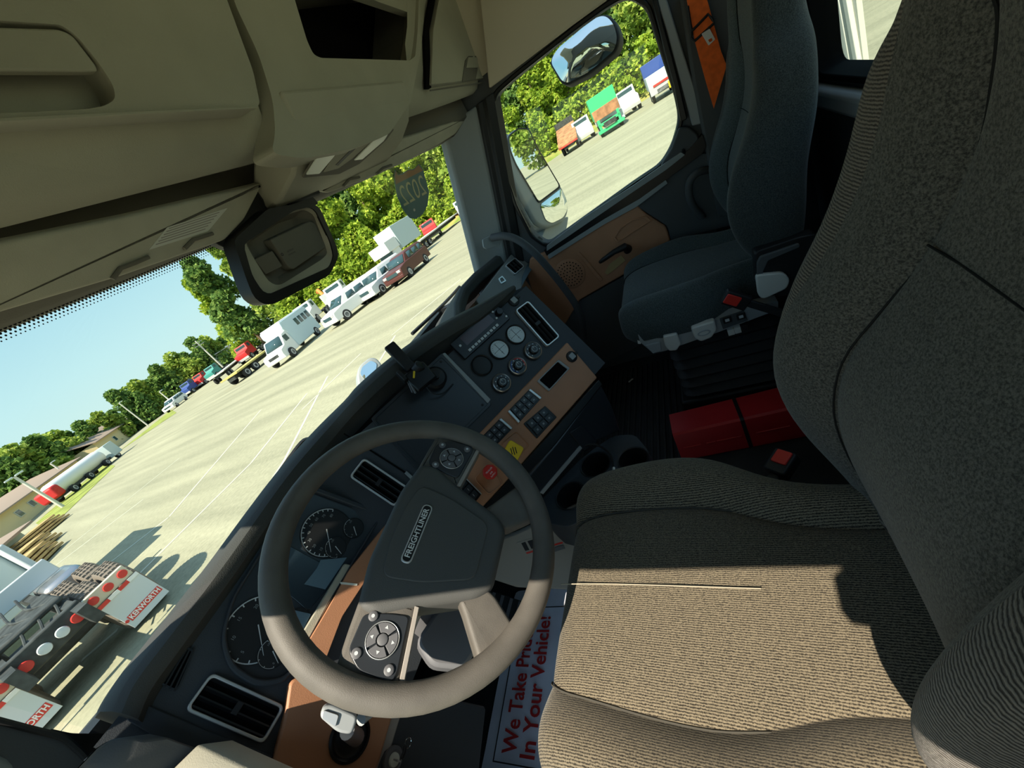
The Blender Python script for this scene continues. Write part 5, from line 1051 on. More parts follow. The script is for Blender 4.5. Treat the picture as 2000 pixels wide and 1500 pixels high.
# wipers and cowl
def wiper(lab, pts, arm):
    t = thing('windshield_wiper', lab, 'wiper', pts[0]); b = MB(); b.tube(smooth_path(pts, 4), .010, 6); b.build('blade', M['black'], t); b = MB(); b.tube(smooth_path(arm, 4), .013, 8); b.build('wiper_arm', M['pillar'], t)
wiper('black wiper lying on the lower passenger side of the windshield', [on(805, 652, 'y', .90), on(850, 610, 'y', .88), on(880, 580, 'y', .86), on(898, 560, 'y', .84)], [on(870, 600, 'y', .90), on(893, 578, 'y', .88), on(899, 572, 'y', .88), on(902, 575, 'y', .86)])
wiper('black wiper at the lower driver side edge of the windshield', [on(533, 945, 'y', .86), on(560, 905, 'y', .86), on(590, 865, 'y', .86), on(606, 858, 'y', .86)], [on(545, 928, 'y', .88), on(540, 935, 'y', .88), on(555, 915, 'y', .88)])
cw = MB(); rings = []
for x in np.linspace(-.9, 1.1, 9):
    y = .935; rings.append([np.array((x, y, .69)), np.array((x, y + .08, .67)), np.array((x, y + .20, .60)), np.array((x, y + .20, .4)), np.array((x, y, .4))])
cw.loft(rings); tag(cw.build('cowl', M['rubber']), 'dark cowl panel outside at the foot of the windshield', 'cowl')
# exterior fairing seen through the rear window
ef = thing('cab_fairing', 'pale grey fairing panels with upright ribs behind the rear window', 'fairing', (1.6, -1.75, .9))
EF = Fr2((0, -1.75, 0), (0, 1, 0), (1, 0, 0), (0, 0, 1)); EF = Fr2((0, -1.75, 0), (0, 1, 0), (-1, 0, 0), (0, 0, 1))
def ef_(pts, h=0): return [tuple(map(float, EF.uv(x, y, h))) for x, y in pts]
b = MB(); b.prism(ef_([(1555, -60), (1566, 10), (1600, 190), (1695, 190), (1672, 0), (1665, -60)]), EF, -.03, 0); b.build('panel', mat('fairing_gray', (.60, .60, .50), .6), ef)
for a, c in ((1556, 1568), (1628, 1636), (1644, 1652)):
    b = MB(); b.prism(ef_([(a - 6, -60), (c - 6, -60), (c + 38, 190), (a + 38, 190)], .02), EF, 0, .03); b.build('rib', M['offwhite'], ef, bevel=.005)
# =============== the lot outside ===============
HG = 2.6
ng = nrm(np.cross(ray(0, 988), ray(600, 587))); ng = ng if ng[2] > 0 else -ng
gy = nrm(np.array((0, 1., 0)) - ng * ng[1]); gx = np.cross(gy, ng); GO = CAM - ng * HG
GR = np.stack([gx, gy, ng], 1)
GM = Matrix([[*map(float, GR[0]), float(GO[0])], [*map(float, GR[1]), float(GO[1])], [*map(float, GR[2]), float(GO[2])], [0, 0, 0, 1]])
def gp(x, y, h=0):
    d = ray(x, y); t = np.dot(GO + ng * h - CAM, ng) / np.dot(d, ng); return GR.T @ (CAM + d * t - GO)
def gtop(x, y, D):
    d = GR.T @ ray(x, y); return d * (D / math.hypot(d[0], d[1])) + np.array((0, 0, HG))
def gthing(name, label, cat, X, Y, rz=0, group=None, Z=0):
    o = bpy.data.objects.new(name, None); COL.objects.link(o); o.matrix_world = GM @ Matrix.Translation((float(X), float(Y), Z)) @ Matrix.Rotation(rz, 4, 'Z'); o['_local'] = 1
    tag(o, label, cat, group); bpy.context.view_layer.update(); return o
def finish_local():
    for o in bpy.data.objects:
        if '_local' in o: del o['_local']
def tint(name, c, r=.6, **k): return mat(name, c, r, .3, **k)
tint('car_white', (.78, .78, .76), .35); tint('car_maroon', (.10, .035, .03), .3); tint('car_glass', (.04, .08, .09), .1); tint('tire', (.03, .03, .03), .85)
tint('hub', (.5, .5, .5), .4); tint('truck_green', (.05, .50, .20), .6); tint('rust_brown', (.40, .19, .09), .8, var=.3, vscale=2); tint('truck_red', (.55, .03, .03), .5); tint('truck_blue', (.04, .08, .28), .4)
tint('box_gray', (.50, .58, .58), .6); tint('roof_brown', (.30, .23, .18), .8); tint('wall_tan', (.72, .58, .32), .8); tint('bus_blue', (.55, .66, .70), .5); tint('wood', (.50, .33, .14), .8, var=.2, vscale=3)
tint('truck_teal', (.06, .28, .25), .5); tint('chassis', (.045, .05, .048), .7, var=.4, vscale=6); tint('flap', (.60, .64, .65), .5); tint('lampbar', (.62, .58, .44), .6); tint('lamp_red', (.62, .05, .04), .35)
tint('tire_tread', (.20, .17, .14), .9, bump=.6, bscale=40, bdist=.01); tint('bark', (.16, .11, .07), .9); tint('pole', (.62, .60, .52), .7); tint('faded_yellow', (.50, .42, .14), .7); tint('orange_paint', (.8, .25, .05), .5)
tint('fence', (.35, .34, .30), .7)
# ground
g = bpy.data.materials.new('gravel_lot'); g.use_nodes = True; n = g.node_tree.nodes; l = g.node_tree.links; p = n['Principled BSDF']; p.inputs['Roughness'].default_value = .95; p.inputs['Specular IOR Level'].default_value = .1
t = n.new('ShaderNodeTexCoord'); n1 = n.new('ShaderNodeTexNoise'); n1.inputs['Scale'].default_value = 9; n1.inputs['Detail'].default_value = 8; n1.inputs['Roughness'].default_value = .75
mp = n.new('ShaderNodeMapping'); mp.inputs['Scale'].default_value = (.9, .07, 1); mp.inputs['Rotation'].default_value = (0, 0, .25); n2 = n.new('ShaderNodeTexNoise'); n2.inputs['Scale'].default_value = 1.2; n2.inputs['Detail'].default_value = 5
l.new(t.outputs['Object'], n1.inputs['Vector']); l.new(t.outputs['Object'], mp.inputs[0]); l.new(mp.outputs[0], n2.inputs['Vector'])
mx = n.new('ShaderNodeMix'); mx.data_type = 'FLOAT'; mx.inputs[0].default_value = .45; l.new(n1.outputs['Fac'], mx.inputs[2]); l.new(n2.outputs['Fac'], mx.inputs[3])
r = n.new('ShaderNodeValToRGB'); r.color_ramp.elements[0].position = .34; r.color_ramp.elements[0].color = (.21, .21, .145, 1); r.color_ramp.elements[1].position = .66; r.color_ramp.elements[1].color = (.41, .395, .275, 1); l.new(mx.outputs[0], r.inputs[0]); l.new(r.outputs[0], p.inputs['Base Color'])
tint('line_paint', (.50, .50, .39), .8); tint('grass', (.24, .28, .06), .95, var=.3, vscale=.8); tint('dry_bank', (.42, .34, .11), .95, color2=(.16, .24, .04), vscale=.35, detail=6)
b = MB(); b.add([(-260, -260, 0), (300, -260, 0), (300, 300, 0), (-260, 300, 0)], [(0, 1, 2, 3)])
def stripe(a, c, w=.10, mi=1):
    a, c = np.array(gp(*a)[:2]), np.array(gp(*c)[:2]); d = nrm(c - a); nn_ = np.array((-d[1], d[0])) * w / 2
    b.add([(*(a + nn_), .004), (*(a - nn_), .004), (*(c - nn_), .004), (*(c + nn_), .004)], [(0, 1, 2, 3)], mi)
for a, c in (((378, 1170), (555, 900)), ((555, 900), (640, 735)), ((265, 1128), (490, 905)), ((490, 905), (600, 768)), ((172, 1132), (330, 1010)), ((330, 1010), (510, 800)), ((95, 1115), (280, 975)), ((590, 800), (705, 690)), ((720, 740), (772, 655)), ((70, 1120), (350, 895)), ((765, 655), (900, 545)), ((160, 1290), (230, 1230)), ((205, 1440), (262, 1360))): stripe(a, c)
b.m = [0] + [1] * (len(b.m) - 1)
gr = b.build('ground', [g, M['line_paint']], world=GM, recalc=False); struct(gr)
# grass strips and the bank under the trees
def patch(pts, z, mt, nm, lab, cat):
    bb = MB(); P = [gp(*q)[:2] for q in pts]; bb.add([(float(a), float(c), z) for a, c in P], [tuple(range(len(P)))]); return tag(bb.build(nm, mt, world=GM, recalc=False), lab, cat)
patch([(70, 1022), (95, 1035), (225, 910), (205, 905)], .02, M['grass'], 'grass_strip', 'green grass strip at the foot of the left light pole', 'grass')
patch([(235, 880), (262, 862), (345, 806), (335, 800)], .02, M['grass'], 'grass_strip', 'olive grass strip in front of the brown roofed building beyond the lot', 'grass')
def bank(az0, az1, D0, D1, h, nm, lab):
    bb = MB(); N = 40; rg = []
    for i in range(N + 1):
        a = math.radians(az0 + (az1 - az0) * i / N); rg.append([(math.sin(a) * D, math.cos(a) * D, z) for D, z in ((D0 + 2 * math.sin(i * 1.3), -.05), (D0 + 4, h * .45), (D1, h), (D1 + 30, h + 1))])
    bb.loft([[np.array(q) for q in r_] for r_ in rg], closed=False, caps=False); return tag(bb.build(nm, M['dry_bank'], world=GM), lab, 'bank')
bank(36, 118, 67, 76, 2.2, 'grassy_bank', 'dry yellow-green grassy bank at the foot of the tall trees')
# ---- trees ----
def leafmat(nm, c1, c2, c3):
    m = bpy.data.materials.new(nm); m.use_nodes = True; n = m.node_tree.nodes; l = m.node_tree.links; p = n['Principled BSDF']; p.inputs['Roughness'].default_value = .8; p.inputs['Specular IOR Level'].default_value = .15
    t = n.new('ShaderNodeTexCoord'); v = n.new('ShaderNodeTexNoise'); v.inputs['Scale'].default_value = 1.3; v.inputs['Detail'].default_value = 4; l.new(t.outputs['Object'], v.inputs['Vector'])
    r = n.new('ShaderNodeValToRGB'); e = r.color_ramp.elements; e[0].position = .35; e[0].color = (*c1, 1); e[1].position = .66; e[1].color = (*c3, 1); q = e.new(.5); q.color = (*c2, 1); l.new(v.outputs['Fac'], r.inputs[0]); l.new(r.outputs[0], p.inputs['Base Color'])
    tr = n.new('ShaderNodeBsdfTranslucent'); l.new(r.outputs[0], tr.inputs[0]); mx = n.new('ShaderNodeMixShader'); mx.inputs[0].default_value = .35; o = n['Material Output']; l.new(p.outputs[0], mx.inputs[1]); l.new(tr.outputs[0], mx.inputs[2]); l.new(mx.outputs[0], o.inputs[0]); return m
LM = [leafmat('leaves_bright', (.12, .21, .02), (.33, .46, .05), (.60, .66, .10)), leafmat('leaves_dark', (.05, .11, .03), (.14, .25, .06), (.33, .44, .11)), leafmat('leaves_mid', (.10, .18, .03), (.27, .38, .06), (.52, .58, .13))]
def tree_mesh(seed, H, Rr, nleaf, lm, ls=.34, low=.12):
    rnd = random.Random(seed); b = MB(); blobs = []
    for i in range(16):
        k = i / 15; z = H * (low + (1 - low) * k); rr = Rr * (1 - .78 * k ** 1.7) * .6; a = rnd.random() * 6.28; blobs.append((rr * math.cos(a) * rnd.uniform(.3, 1), rr * math.sin(a) * rnd.uniform(.3, 1), z * .96, Rr * rnd.uniform(.35, .6) * (1 - .45 * k)))
    for i in range(nleaf):
        bx, by, bz, br = rnd.choice(blobs); u = rnd.uniform(-1, 1); a = rnd.uniform(0, 6.283); s_ = math.sqrt(1 - u * u); rr = br * rnd.uniform(.75, 1.05)
        c = np.array((bx + rr * s_ * math.cos(a), by + rr * s_ * math.sin(a), max(.2, bz + rr * u * .85))); d1 = nrm((rnd.gauss(0, 1), rnd.gauss(0, 1), rnd.gauss(0, .7))); d2 = nrm(np.cross(d1, (rnd.gauss(0, 1), rnd.gauss(0, 1), rnd.gauss(0, 1)))); q = ls * rnd.uniform(.6, 1.3)
        b.add([c - d1 * q, c + d2 * q * .7, c + d1 * q, c - d2 * q * .7], [(0, 1, 2, 3)])
    me = bpy.data.meshes.new('foliage'); me.from_pydata(b.v, [], b.f); me.materials.append(lm)
    t = MB(); t.tube([(0, 0, -.2), (0, 0, H * .4), (.2, .1, H * .8)], [H * .02, H * .014, H * .005], 8); tm = bpy.data.meshes.new('trunk'); tm.from_pydata(t.v, [], t.f); tm.materials.append(M['bark'])
    return me, tm
KIND = [tree_mesh(1, 17, 5.2, 5200, LM[0], .42), tree_mesh(2, 18, 5.6, 5200, LM[1], .42), tree_mesh(3, 15, 5.0, 4600, LM[2], .42), tree_mesh(4, 9, 4.6, 3000, LM[1], .42, .05), tree_mesh(5, 9, 4.8, 3000, LM[2], .42, .05), tree_mesh(6, 5, 3.0, 1800, LM[0], .30, .02)]
TH = [17, 18, 15, 9, 9, 5]
def put_tree(k, X, Y, H, rz, label, group, name='tree', Z=0):
    s_ = H / TH[k]; o = bpy.data.objects.new(name, None); COL.objects.link(o); o.matrix_world = GM @ Matrix.Translation((X, Y, Z)) @ Matrix.Rotation(rz, 4, 'Z') @ Matrix.Diagonal((s_, s_, s_, 1)); tag(o, label, 'tree', group)
    for nm, me in (('foliage', KIND[k][0]), ('trunk', KIND[k][1])):
        c = bpy.data.objects.new(nm, me); COL.objects.link(c); c.parent = o
    return o
rnd = random.Random(11)
LBL = {0: ('bright green tree in the tall tree wall beyond the parked vehicles', 'bright green trees of the tree wall'), 1: ('dark green tree in the tall tree wall beyond the parked vehicles', 'dark green trees of the tree wall'), 2: ('yellowish green rounded tree in the tall tree wall beyond the lot', 'yellowish trees of the tree wall')}
for row, (D, step, hh) in enumerate(((76, 4.1, 16), (86, 4.1, 22))):
    az = 36.0 + row * 1.8
    while az < 112:
        k = rnd.choice((0, 0, 1, 2)); a = math.radians(az + rnd.uniform(-.5, .5)); d = D + rnd.uniform(-3, 3); put_tree(k, math.sin(a) * d, math.cos(a) * d, hh * rnd.uniform(.85, 1.12), rnd.uniform(0, 6.28), *LBL[k], Z=1.2); az += step
# undergrowth bushes along the bank
az = 37
while az < 112:
    a = math.radians(az); d = 71 + rnd.uniform(-1.5, 1.5); put_tree(5, math.sin(a) * d, math.cos(a) * d, rnd.uniform(3.2, 6), rnd.uniform(0, 6.28), 'low bright bush on the grassy bank below the tall trees', 'bushes on the bank', 'bush', .8); az += 3.3
# the tall tree at the left edge of the wall, then the lower tree line further left
q = gtop(450, 600, 84); put_tree(1, q[0], q[1], 17.5, 1.0, 'tall dark tree that forms the left edge of the tree wall', None)
q = gtop(470, 640, 88); put_tree(0, q[0], q[1], 15.5, 2.0, 'bright tree right beside the left edge tree of the wall', None)
for i, (x, y, D, k, lab) in enumerate(((-40, 905, 88, 3, 'round dark tree at the far left edge of the view'), (20, 884, 90, 4, 'round tree behind the long tan building'), (62, 862, 94, 3, 'tree behind the middle of the long tan building'), (105, 852, 98, 4, 'tree behind the light pole group at left'), (150, 832, 102, 3, 'tree behind the tank truck'), (190, 812, 104, 4, 'tree just left of the brown roofed building'), (222, 768, 106, 3, 'pointed dark tree right of the brown roofed building'), (262, 752, 108, 4, 'broad tree between the far pole and the pointed dark tree'), (300, 722, 110, 3, 'dark tree above the grey trailer'), (335, 697, 112, 4, 'tree above the blue truck'), (372, 668, 114, 3, 'tree left of the utility pole'), (405, 668, 116, 4, 'tree behind the utility pole'))):
    q = gtop(x, y, D); put_tree(k, q[0], q[1], q[2] * 1.03, i * 1.1, lab, None)
    q2 = gtop(x + 22, y - 6, D + 12); put_tree(7 - k, q2[0], q2[1], q2[2] * .98, i * 2.1, 'tree of the low far tree line beyond the left side of the lot', 'second row of the low far tree line')
# a few trees that the side mirrors look back at
for i in range(12):
    a = math.radians(118 + i * 7); put_tree(i % 3, math.sin(a) * 75, math.cos(a) * 75, 15, i, 'tree far behind the truck that only shows in the side mirrors', 'trees behind the truck')
# ---- vehicle builders (x forward, y left, z up; origin on the ground at the middle) ----
def prof(b, pts, y0, y1, mi=0):   # side profile (x,z) extruded across y
    F = Fr2((0, 0, 0), (0, -1, 0), (1, 0, 0), (0, 0, 1)); b.prism(pts, F, -y1, -y0, mi)
def wheel(t, x, y, r=.36, w=.24, dual=False):
    b = MB(); F = Fr2((x, y, r), (0, 1 if y > 0 else -1, 0), (1, 0, 0), (0, 0, 1)); b.lathe([(r * .9, -w), (r, -w * .9), (r, -w * .1), (r * .9, 0), (r * .62, 0)], F, seg=24, caps=True); o = b.build('wheel', M['tire'], t)
    b = MB(); b.lathe([(r * .6, .0), (r * .5, .01), (r * .2, -.03), (.001, -.03)], F, seg=20); b.build('hubcap', M['hub'], o)
def suv(nm, lab, X, Y, hd, col, L=5.2, Wd=2.0, Hh=1.9, face='lamp'):
    t = gthing(nm, lab, 'car', X, Y, hd); h = L / 2; w = Wd / 2
    b = MB(); prof(b, rp([(-h, .35), (h, .35), (h + .02, .75), (h - .08, 1.02), (h - 1.1, 1.16), (-h + .05, 1.18), (-h, .8)], .08, 3), -w, w); b.build('body', M[col], t, bevel=.06, seg=3)
    b = MB(); rings = []
    for (x0, x1, z, ww) in ((h - 1.15, -h + .06, 1.12, w - .04), (h - 1.75, -h + .16, 1.62, w - .16), (h - 2.0, -h + .3, Hh - .03, w - .24), (h - 2.2, -h + .5, Hh, w - .35)): rings.append([np.array(q) for q in ((x0, ww, z), (x0, -ww, z), (x1, -ww, z), (x1, ww, z))])
    b.loft(rings); b.build('cabin', M[col], t, bevel=.05, seg=2)
    b = MB(); b.loft([[np.array(q) for q in ((h - 1.17, w - .16, 1.17), (h - 1.17, -w + .16, 1.17))], [np.array(q) for q in ((h - 1.74, w - .24, 1.64), (h - 1.74, -w + .24, 1.64))]], closed=False, caps=False); b.build('windshield', M['car_glass'], t, solid=.03, recalc=False)
    for s_ in (-1, 1):
        for x0, x1 in ((h - 1.95, h - 2.75), (h - 2.85, h - 3.75), (h - 3.85, -h + .35)):
            b = MB(); b.add([(x0 + .1, s_ * (w - .045), 1.2), (x1, s_ * (w - .045), 1.2), (x1, s_ * (w - .155), 1.62), (x0 - .12, s_ * (w - .155), 1.62)], [(0, 1, 2, 3)]); b.build('side_window', M['car_glass'], t, solid=.02)
    b = MB(); b.box((h + .02, 0, .80), (.05, 1.1, .22)); b.build('grille', M['car_glass'], t, bevel=.01)
    for s_ in (-1, 1):
        b = MB(); b.box((h - .02, s_ * (w - .28), .86), (.10, .36, .18)); b.build('headlamp', M['hub'], t, bevel=.02)
    b = MB(); b.box((h - .02, 0, .48), (.16, Wd * .96, .24)); b.build('bumper', M['chassis'] if face == 'dark' else M[col], t, bevel=.04)
    for x in (h - .95, -h + 1.05):
        for y in (-w - .01, w + .01): wheel(t, x, y, .39, .26)
    return t
def place2(fw, rw, wb):   # near-side front and rear wheel contact pixels -> centre of wheelbase and heading
    a, c = gp(*fw)[:2], gp(*rw)[:2]; d = nrm(a - c); return (a + c) / 2, math.atan2(d[1], d[0]), float(np.linalg.norm(a - c))
# the three parked cars: front wheel contact points
A3, C3 = gp(800, 543)[:2], gp(835, 512)[:2]; hd3 = math.atan2(*(A3 - C3)[::-1])
def car_at(fwpx, hd, L, Wd, side=1):
    a = gp(*fwpx)[:2]; f = np.array((math.cos(hd), math.sin(hd))); lft = np.array((-f[1], f[0])); return a - f * (L / 2 - .95) - lft * side * Wd / 2
c = car_at((800, 543), hd3, 4.9, 1.95) + np.array((0, -.45)); suv('minivan', 'dark maroon minivan, nearest of the parked row to the windshield pillar', c[0], c[1], hd3, 'car_maroon', 4.9, 1.95, 1.78)
c = car_at((746, 578), hd3 - .12, 5.2, 2.0) + np.array((.3, -.25)); suv('suv', 'white sport utility vehicle next to the dark maroon minivan', c[0], c[1], hd3 - .12, 'car_white', 5.2, 2.0, 1.92)
c = car_at((695, 616), hd3 - .12, 5.2, 2.0) + np.array((.0, .35)); suv('suv', 'white sport utility vehicle parked next to the shuttle bus', c[0], c[1], hd3 - .22, 'car_white', 5.2, 2.0, 1.92)
# shuttle bus
m_, hdb, wb = place2((580, 694), (626, 652), 4)
bs = gthing('shuttle_bus', 'white and pale blue shuttle bus with dark rear windows', 'bus', 0, 0, 0)
f = np.array((math.cos(hdb), math.sin(hdb))); lft = np.array((-f[1], f[0])); BS = .86; fw_ = gp(580, 694)[:2]; ctr = fw_ - f * 2.45 * BS - lft * 1.1 * BS; wb = 4.9
bs.matrix_world = GM @ Matrix.Translation((ctr[0], ctr[1], 0)) @ Matrix.Rotation(hdb, 4, 'Z') @ Matrix.Diagonal((BS, BS, BS, 1)); bpy.context.view_layer.update()
b = MB(); prof(b, rp([(-3.6, .45), (1.1, .45), (1.1, 1.9), (1.35, 2.35), (1.2, 2.85), (-3.4, 2.9), (-3.6, 2.7)], .12, 3), -1.12, 1.12); b.build('passenger_box', M['bus_blue'], bs, bevel=.08, seg=3)
b = MB(); prof(b, rp([(.9, .4), (3.4, .4), (3.45, .85), (3.3, 1.12), (2.5, 1.28), (1.9, 2.05), (.9, 2.15)], .08, 3), -1.0, 1.0); b.build('cab', M['car_white'], bs, bevel=.08, seg=3)
b = MB(); b.box((-1.2, 0, 2.88), (4.6, 2.1, .12)); b.build('roof', M['car_white'], bs, bevel=.05)
b = MB(); b.add([(2.52, .85, 1.32), (2.52, -.85, 1.32), (1.98, -.75, 2.0), (1.98, .75, 2.0)], [(0, 1, 2, 3)]); b.build('windshield', M['car_glass'], bs, solid=-.05)
for s_ in (-1, 1):
    for i in range(4):
        b = MB(); b.box((-3.1 + i * .72, s_ * 1.125, 2.12), (.52, .03, .62)); b.build('side_window', M['car_glass'], bs, bevel=.01)
    b = MB(); b.box((1.72, s_ * 1.0, 1.62), (.62, .04, .5)); b.build('cab_window', M['car_glass'], bs, bevel=.01)
b = MB(); b.box((3.42, 0, .85), (.06, 1.0, .22)); b.build('grille', M['chassis'], bs)
for x in (wb / 2, -wb / 2):
    for y in (-1.14, 1.14): wheel(bs, x, y, .42, .28)
# generic truck: list of parts (name, kind, params, material)
def truck(nm, lab, cat, X, Y, hd, parts, wheels, r=.5, z=0):
    t = gthing(nm, lab, cat, X, Y, hd, Z=z)
    for nme, mt, kind, a in parts:
        b = MB()
        if kind == 'b': b.box(a[:3], a[3:6])
        else: prof(b, rp(a[0], .05, 2), a[1], a[2])
        b.build(nme, M[mt], t, bevel=.03)
    for x, y in wheels: wheel(t, x, y, r, .3)
    return t
CABP = lambda x0, L, H, w: ([(x0, .7), (x0 + L, .7), (x0 + L, 1.5), (x0 + L * .55, 1.75), (x0 + L * .45, H), (x0, H)], -w, w)
def conv(nm, lab, X, Y, hd, c, extra=(), L=6.5):
    h = L / 2
    P = [('cab', c, 'p', CABP(h - 2.9, 2.9, 2.6, 1.05)), ('windshield', 'car_glass', 'b', (h - 1.45, 0, 2.15, .08, 1.7, .6)), ('cab_window', 'car_glass', 'b', (h - 2.2, 0, 2.15, .7, 2.14, .55)), ('chassis', 'chassis', 'b', (0, 0, .75, L, 1.0, .25)), ('bumper', 'hub', 'b', (h, 0, .65, .15, 2.1, .35))] + list(extra)
    return truck(nm, lab, 'truck', X, Y, hd, P, [(h - .9, -1.1), (h - .9, 1.1), (-h + 1, -1.1), (-h + 1, 1.1), (-h + 2.1, -1.1), (-h + 2.1, 1.1)])
def G2(x, y): q = gp(x, y); return float(q[0]), float(q[1])
# green dump body truck, rear toward us (heading away = +x)
X, Y = G2(1190, 262)
truck('dump_truck', 'bright green dump truck with a rusty tailgate beyond the door window', 'truck', X + 3, Y, .15, [
 ('dump_body', 'truck_green', 'b', (-.4, 0, 2.55, 4.2, 2.6, 1.9)), ('tailgate', 'rust_brown', 'b', (-2.7, 0, 1.95, .5, 2.5, .9)), ('rear_frame', 'truck_green', 'b', (-2.9, 0, 1.05, .15, 2.2, .25)), ('rear_frame', 'truck_green', 'b', (-2.9, .95, 1.0, .15, .25, 1.1)), ('rear_frame', 'truck_green', 'b', (-2.9, -.95, 1.0, .15, .25, 1.1)), ('bumper', 'truck_green', 'b', (-3.0, 0, .5, .2, 2.6, .3)), ('chassis', 'chassis', 'b', (0, 0, .9, 6.5, 1.2, .4)), ('tool_box', 'flap', 'b', (-1.8, -1.25, .9, 1.2, .4, .8)), ('cab', 'car_white', 'b', (3.4, 0, 1.9, 1.8, 2.3, 1.9))], [(-1.8, -1.15), (-1.8, 1.15), (-.6, 1.15), (-.6, -1.15), (3.2, 1.1), (3.2, -1.1)])
# rusty flatbed truck
X, Y = G2(1112, 300)
truck('flatbed_truck', 'old flatbed truck with a rust-brown ramp deck beyond the door window', 'truck', X + 3, Y, .12, [
 ('deck', 'rust_brown', 'p', ([(-3.6, 1.0), (-3.6, 1.2), (2.6, 2.9), (2.6, 2.7)], -1.25, 1.25)), ('head_board', 'chassis', 'b', (2.6, 0, 2.9, .15, 2.5, 1.3)), ('chassis', 'chassis', 'b', (0, 0, .8, 7, 1.3, .4)), ('bumper', 'lamp_red', 'b', (-3.6, 0, .95, .12, 2.4, .14)), ('tool_box', 'flap', 'b', (-1.0, -1.2, .85, 1.4, .4, .7)), ('cab', 'car_white', 'b', (3.7, 0, 1.9, 1.8, 2.3, 1.9))], [(-2.2, -1.1), (-2.2, 1.1), (-1.1, 1.1), (-1.1, -1.1), (3.4, 1.1), (3.4, -1.1)])
# white trucks facing us behind them
for px, D, lab in (((1216, 185), 58, 'white truck facing the lot just behind the green dump truck'), ((1130, 235), 60, 'white truck facing the lot between the flatbed truck and the dump truck')):
    a = gp(px[0], px[1]); d = nrm(np.array(a[:2])); conv('truck', lab, float(d[0] * D), float(d[1] * D), math.pi + .2, 'car_white')
# blue tow truck at the window edge
X, Y = G2(1292, 195); truck('tow_truck', 'blue and white tow truck with yellow sign at the rear of the door window', 'truck', X + 3, Y - .3, .05, [('body', 'box_gray', 'b', (-.8, 0, 1.7, 4.4, 2.4, 1.2)), ('cab', 'truck_blue', 'b', (2.6, 0, 2.3, 2.0, 2.4, 2.2)), ('tail_board', 'hub', 'b', (-3.1, 0, 1.0, .3, 2.4, .7)), ('lamp_strip', 'lamp_red', 'b', (-3.28, 0, 1.35, .06, 1.6, .2)), ('yellow_sign', 'yellow', 'b', (-3.3, -.8, .8, .05, .7, .6)), ('chassis', 'chassis', 'b', (0, 0, .8, 6.5, 1.2, .4))], [(-2.0, -1.15), (-2.0, 1.15), (2.6, 1.1), (2.6, -1.1)])
X, Y = G2(1268, 186); tr = gthing('tow_dolly', 'striped black dolly on the ground beside the tow truck', 'dolly', X, Y, .5); b = MB(); b.box((0, 0, .35), (2.4, .8, .2)); b.build('frame', M['chassis'], tr); 
for y in (-.4, .4): wheel(tr, .8, y, .3, .2)
# grey box truck behind the maroon minivan, with long flatbed trailers
a = gtop(775, 485, 44); bx = gthing('box_truck', 'truck with a raised pale grey cargo box behind the parked cars', 'truck', float(a[0]), float(a[1]), hd3)
b = MB(); b.box((-1.6, 0, 2.9), (4.6, 2.4, 2.3)); b.build('cargo_box', M['box_gray'], bx, bevel=.03); b = MB(); b.box((1.9, 0, 2.6), (2.2, 2.2, 1.0)); b.build('bulkhead', M['car_white'], bx, bevel=.03)
b = MB(); prof(b, *CABP(.9, 2.6, 2.3, 1.0)); b.build('cab', M['car_white'], bx, bevel=.04); b = MB(); b.box((2.35, 0, 1.9), (.1, 1.6, .5)); b.build('windshield', M['car_glass'], bx); b = MB(); b.box((0, 0, .8), (7, 1.1, .3)); b.build('chassis', M['chassis'], bx)
for x in (2.6, -2): 
    for y in (-1.1, 1.1): wheel(bx, x, y, .45, .3)
def trailer(nm, lab, a, c, w=2.4, dz=1.15, col='offwhite', ml=13.5):
    a, c = np.array(a[:2]), np.array(c[:2]); c = a + nrm(c - a) * min(ml, float(np.linalg.norm(c - a))); d = c - a; L = float(np.linalg.norm(d)); m_ = (a + c) / 2; t = gthing(nm, lab, 'trailer', m_[0], m_[1], math.atan2(d[1], d[0]))
    b = MB(); b.box((0, 0, dz), (L, w, .14)); b.build('deck', M[col], t, bevel=.01); b = MB(); b.box((0, 0, dz - .28), (L * .96, 1.0, .35)); b.build('frame', M['chassis'], t)
    for x in (-L / 2 + 1, -L / 2 + 2.2): 
        for y in (-w / 2 + .05, w / 2 - .05): wheel(t, x, y, .42, .3)
    b = MB(); b.box((L / 2, 0, dz - .15), (.1, w, .25)); b.build('tail_strip', M['lamp_red'], t); return t
trailer('flatbed_trailer', 'long pale flatbed trailer stretching behind the dark maroon minivan', gp(818, 496), gp(905, 425), ml=15); trailer('flatbed_trailer', 'second long flatbed trailer near the windshield pillar behind the first', gp(868, 446), gp(925, 395), ml=12)
trailer('lowboy_trailer', 'low trailer with a yellow side stripe left of the shuttle bus', gp(462, 752), gp(528, 700), col='faded_yellow', dz=.9)
trailer('flatbed_trailer', 'long white flatbed trailer behind the yellow striped low trailer', gp(435, 745), gp(500, 690), dz=1.1)
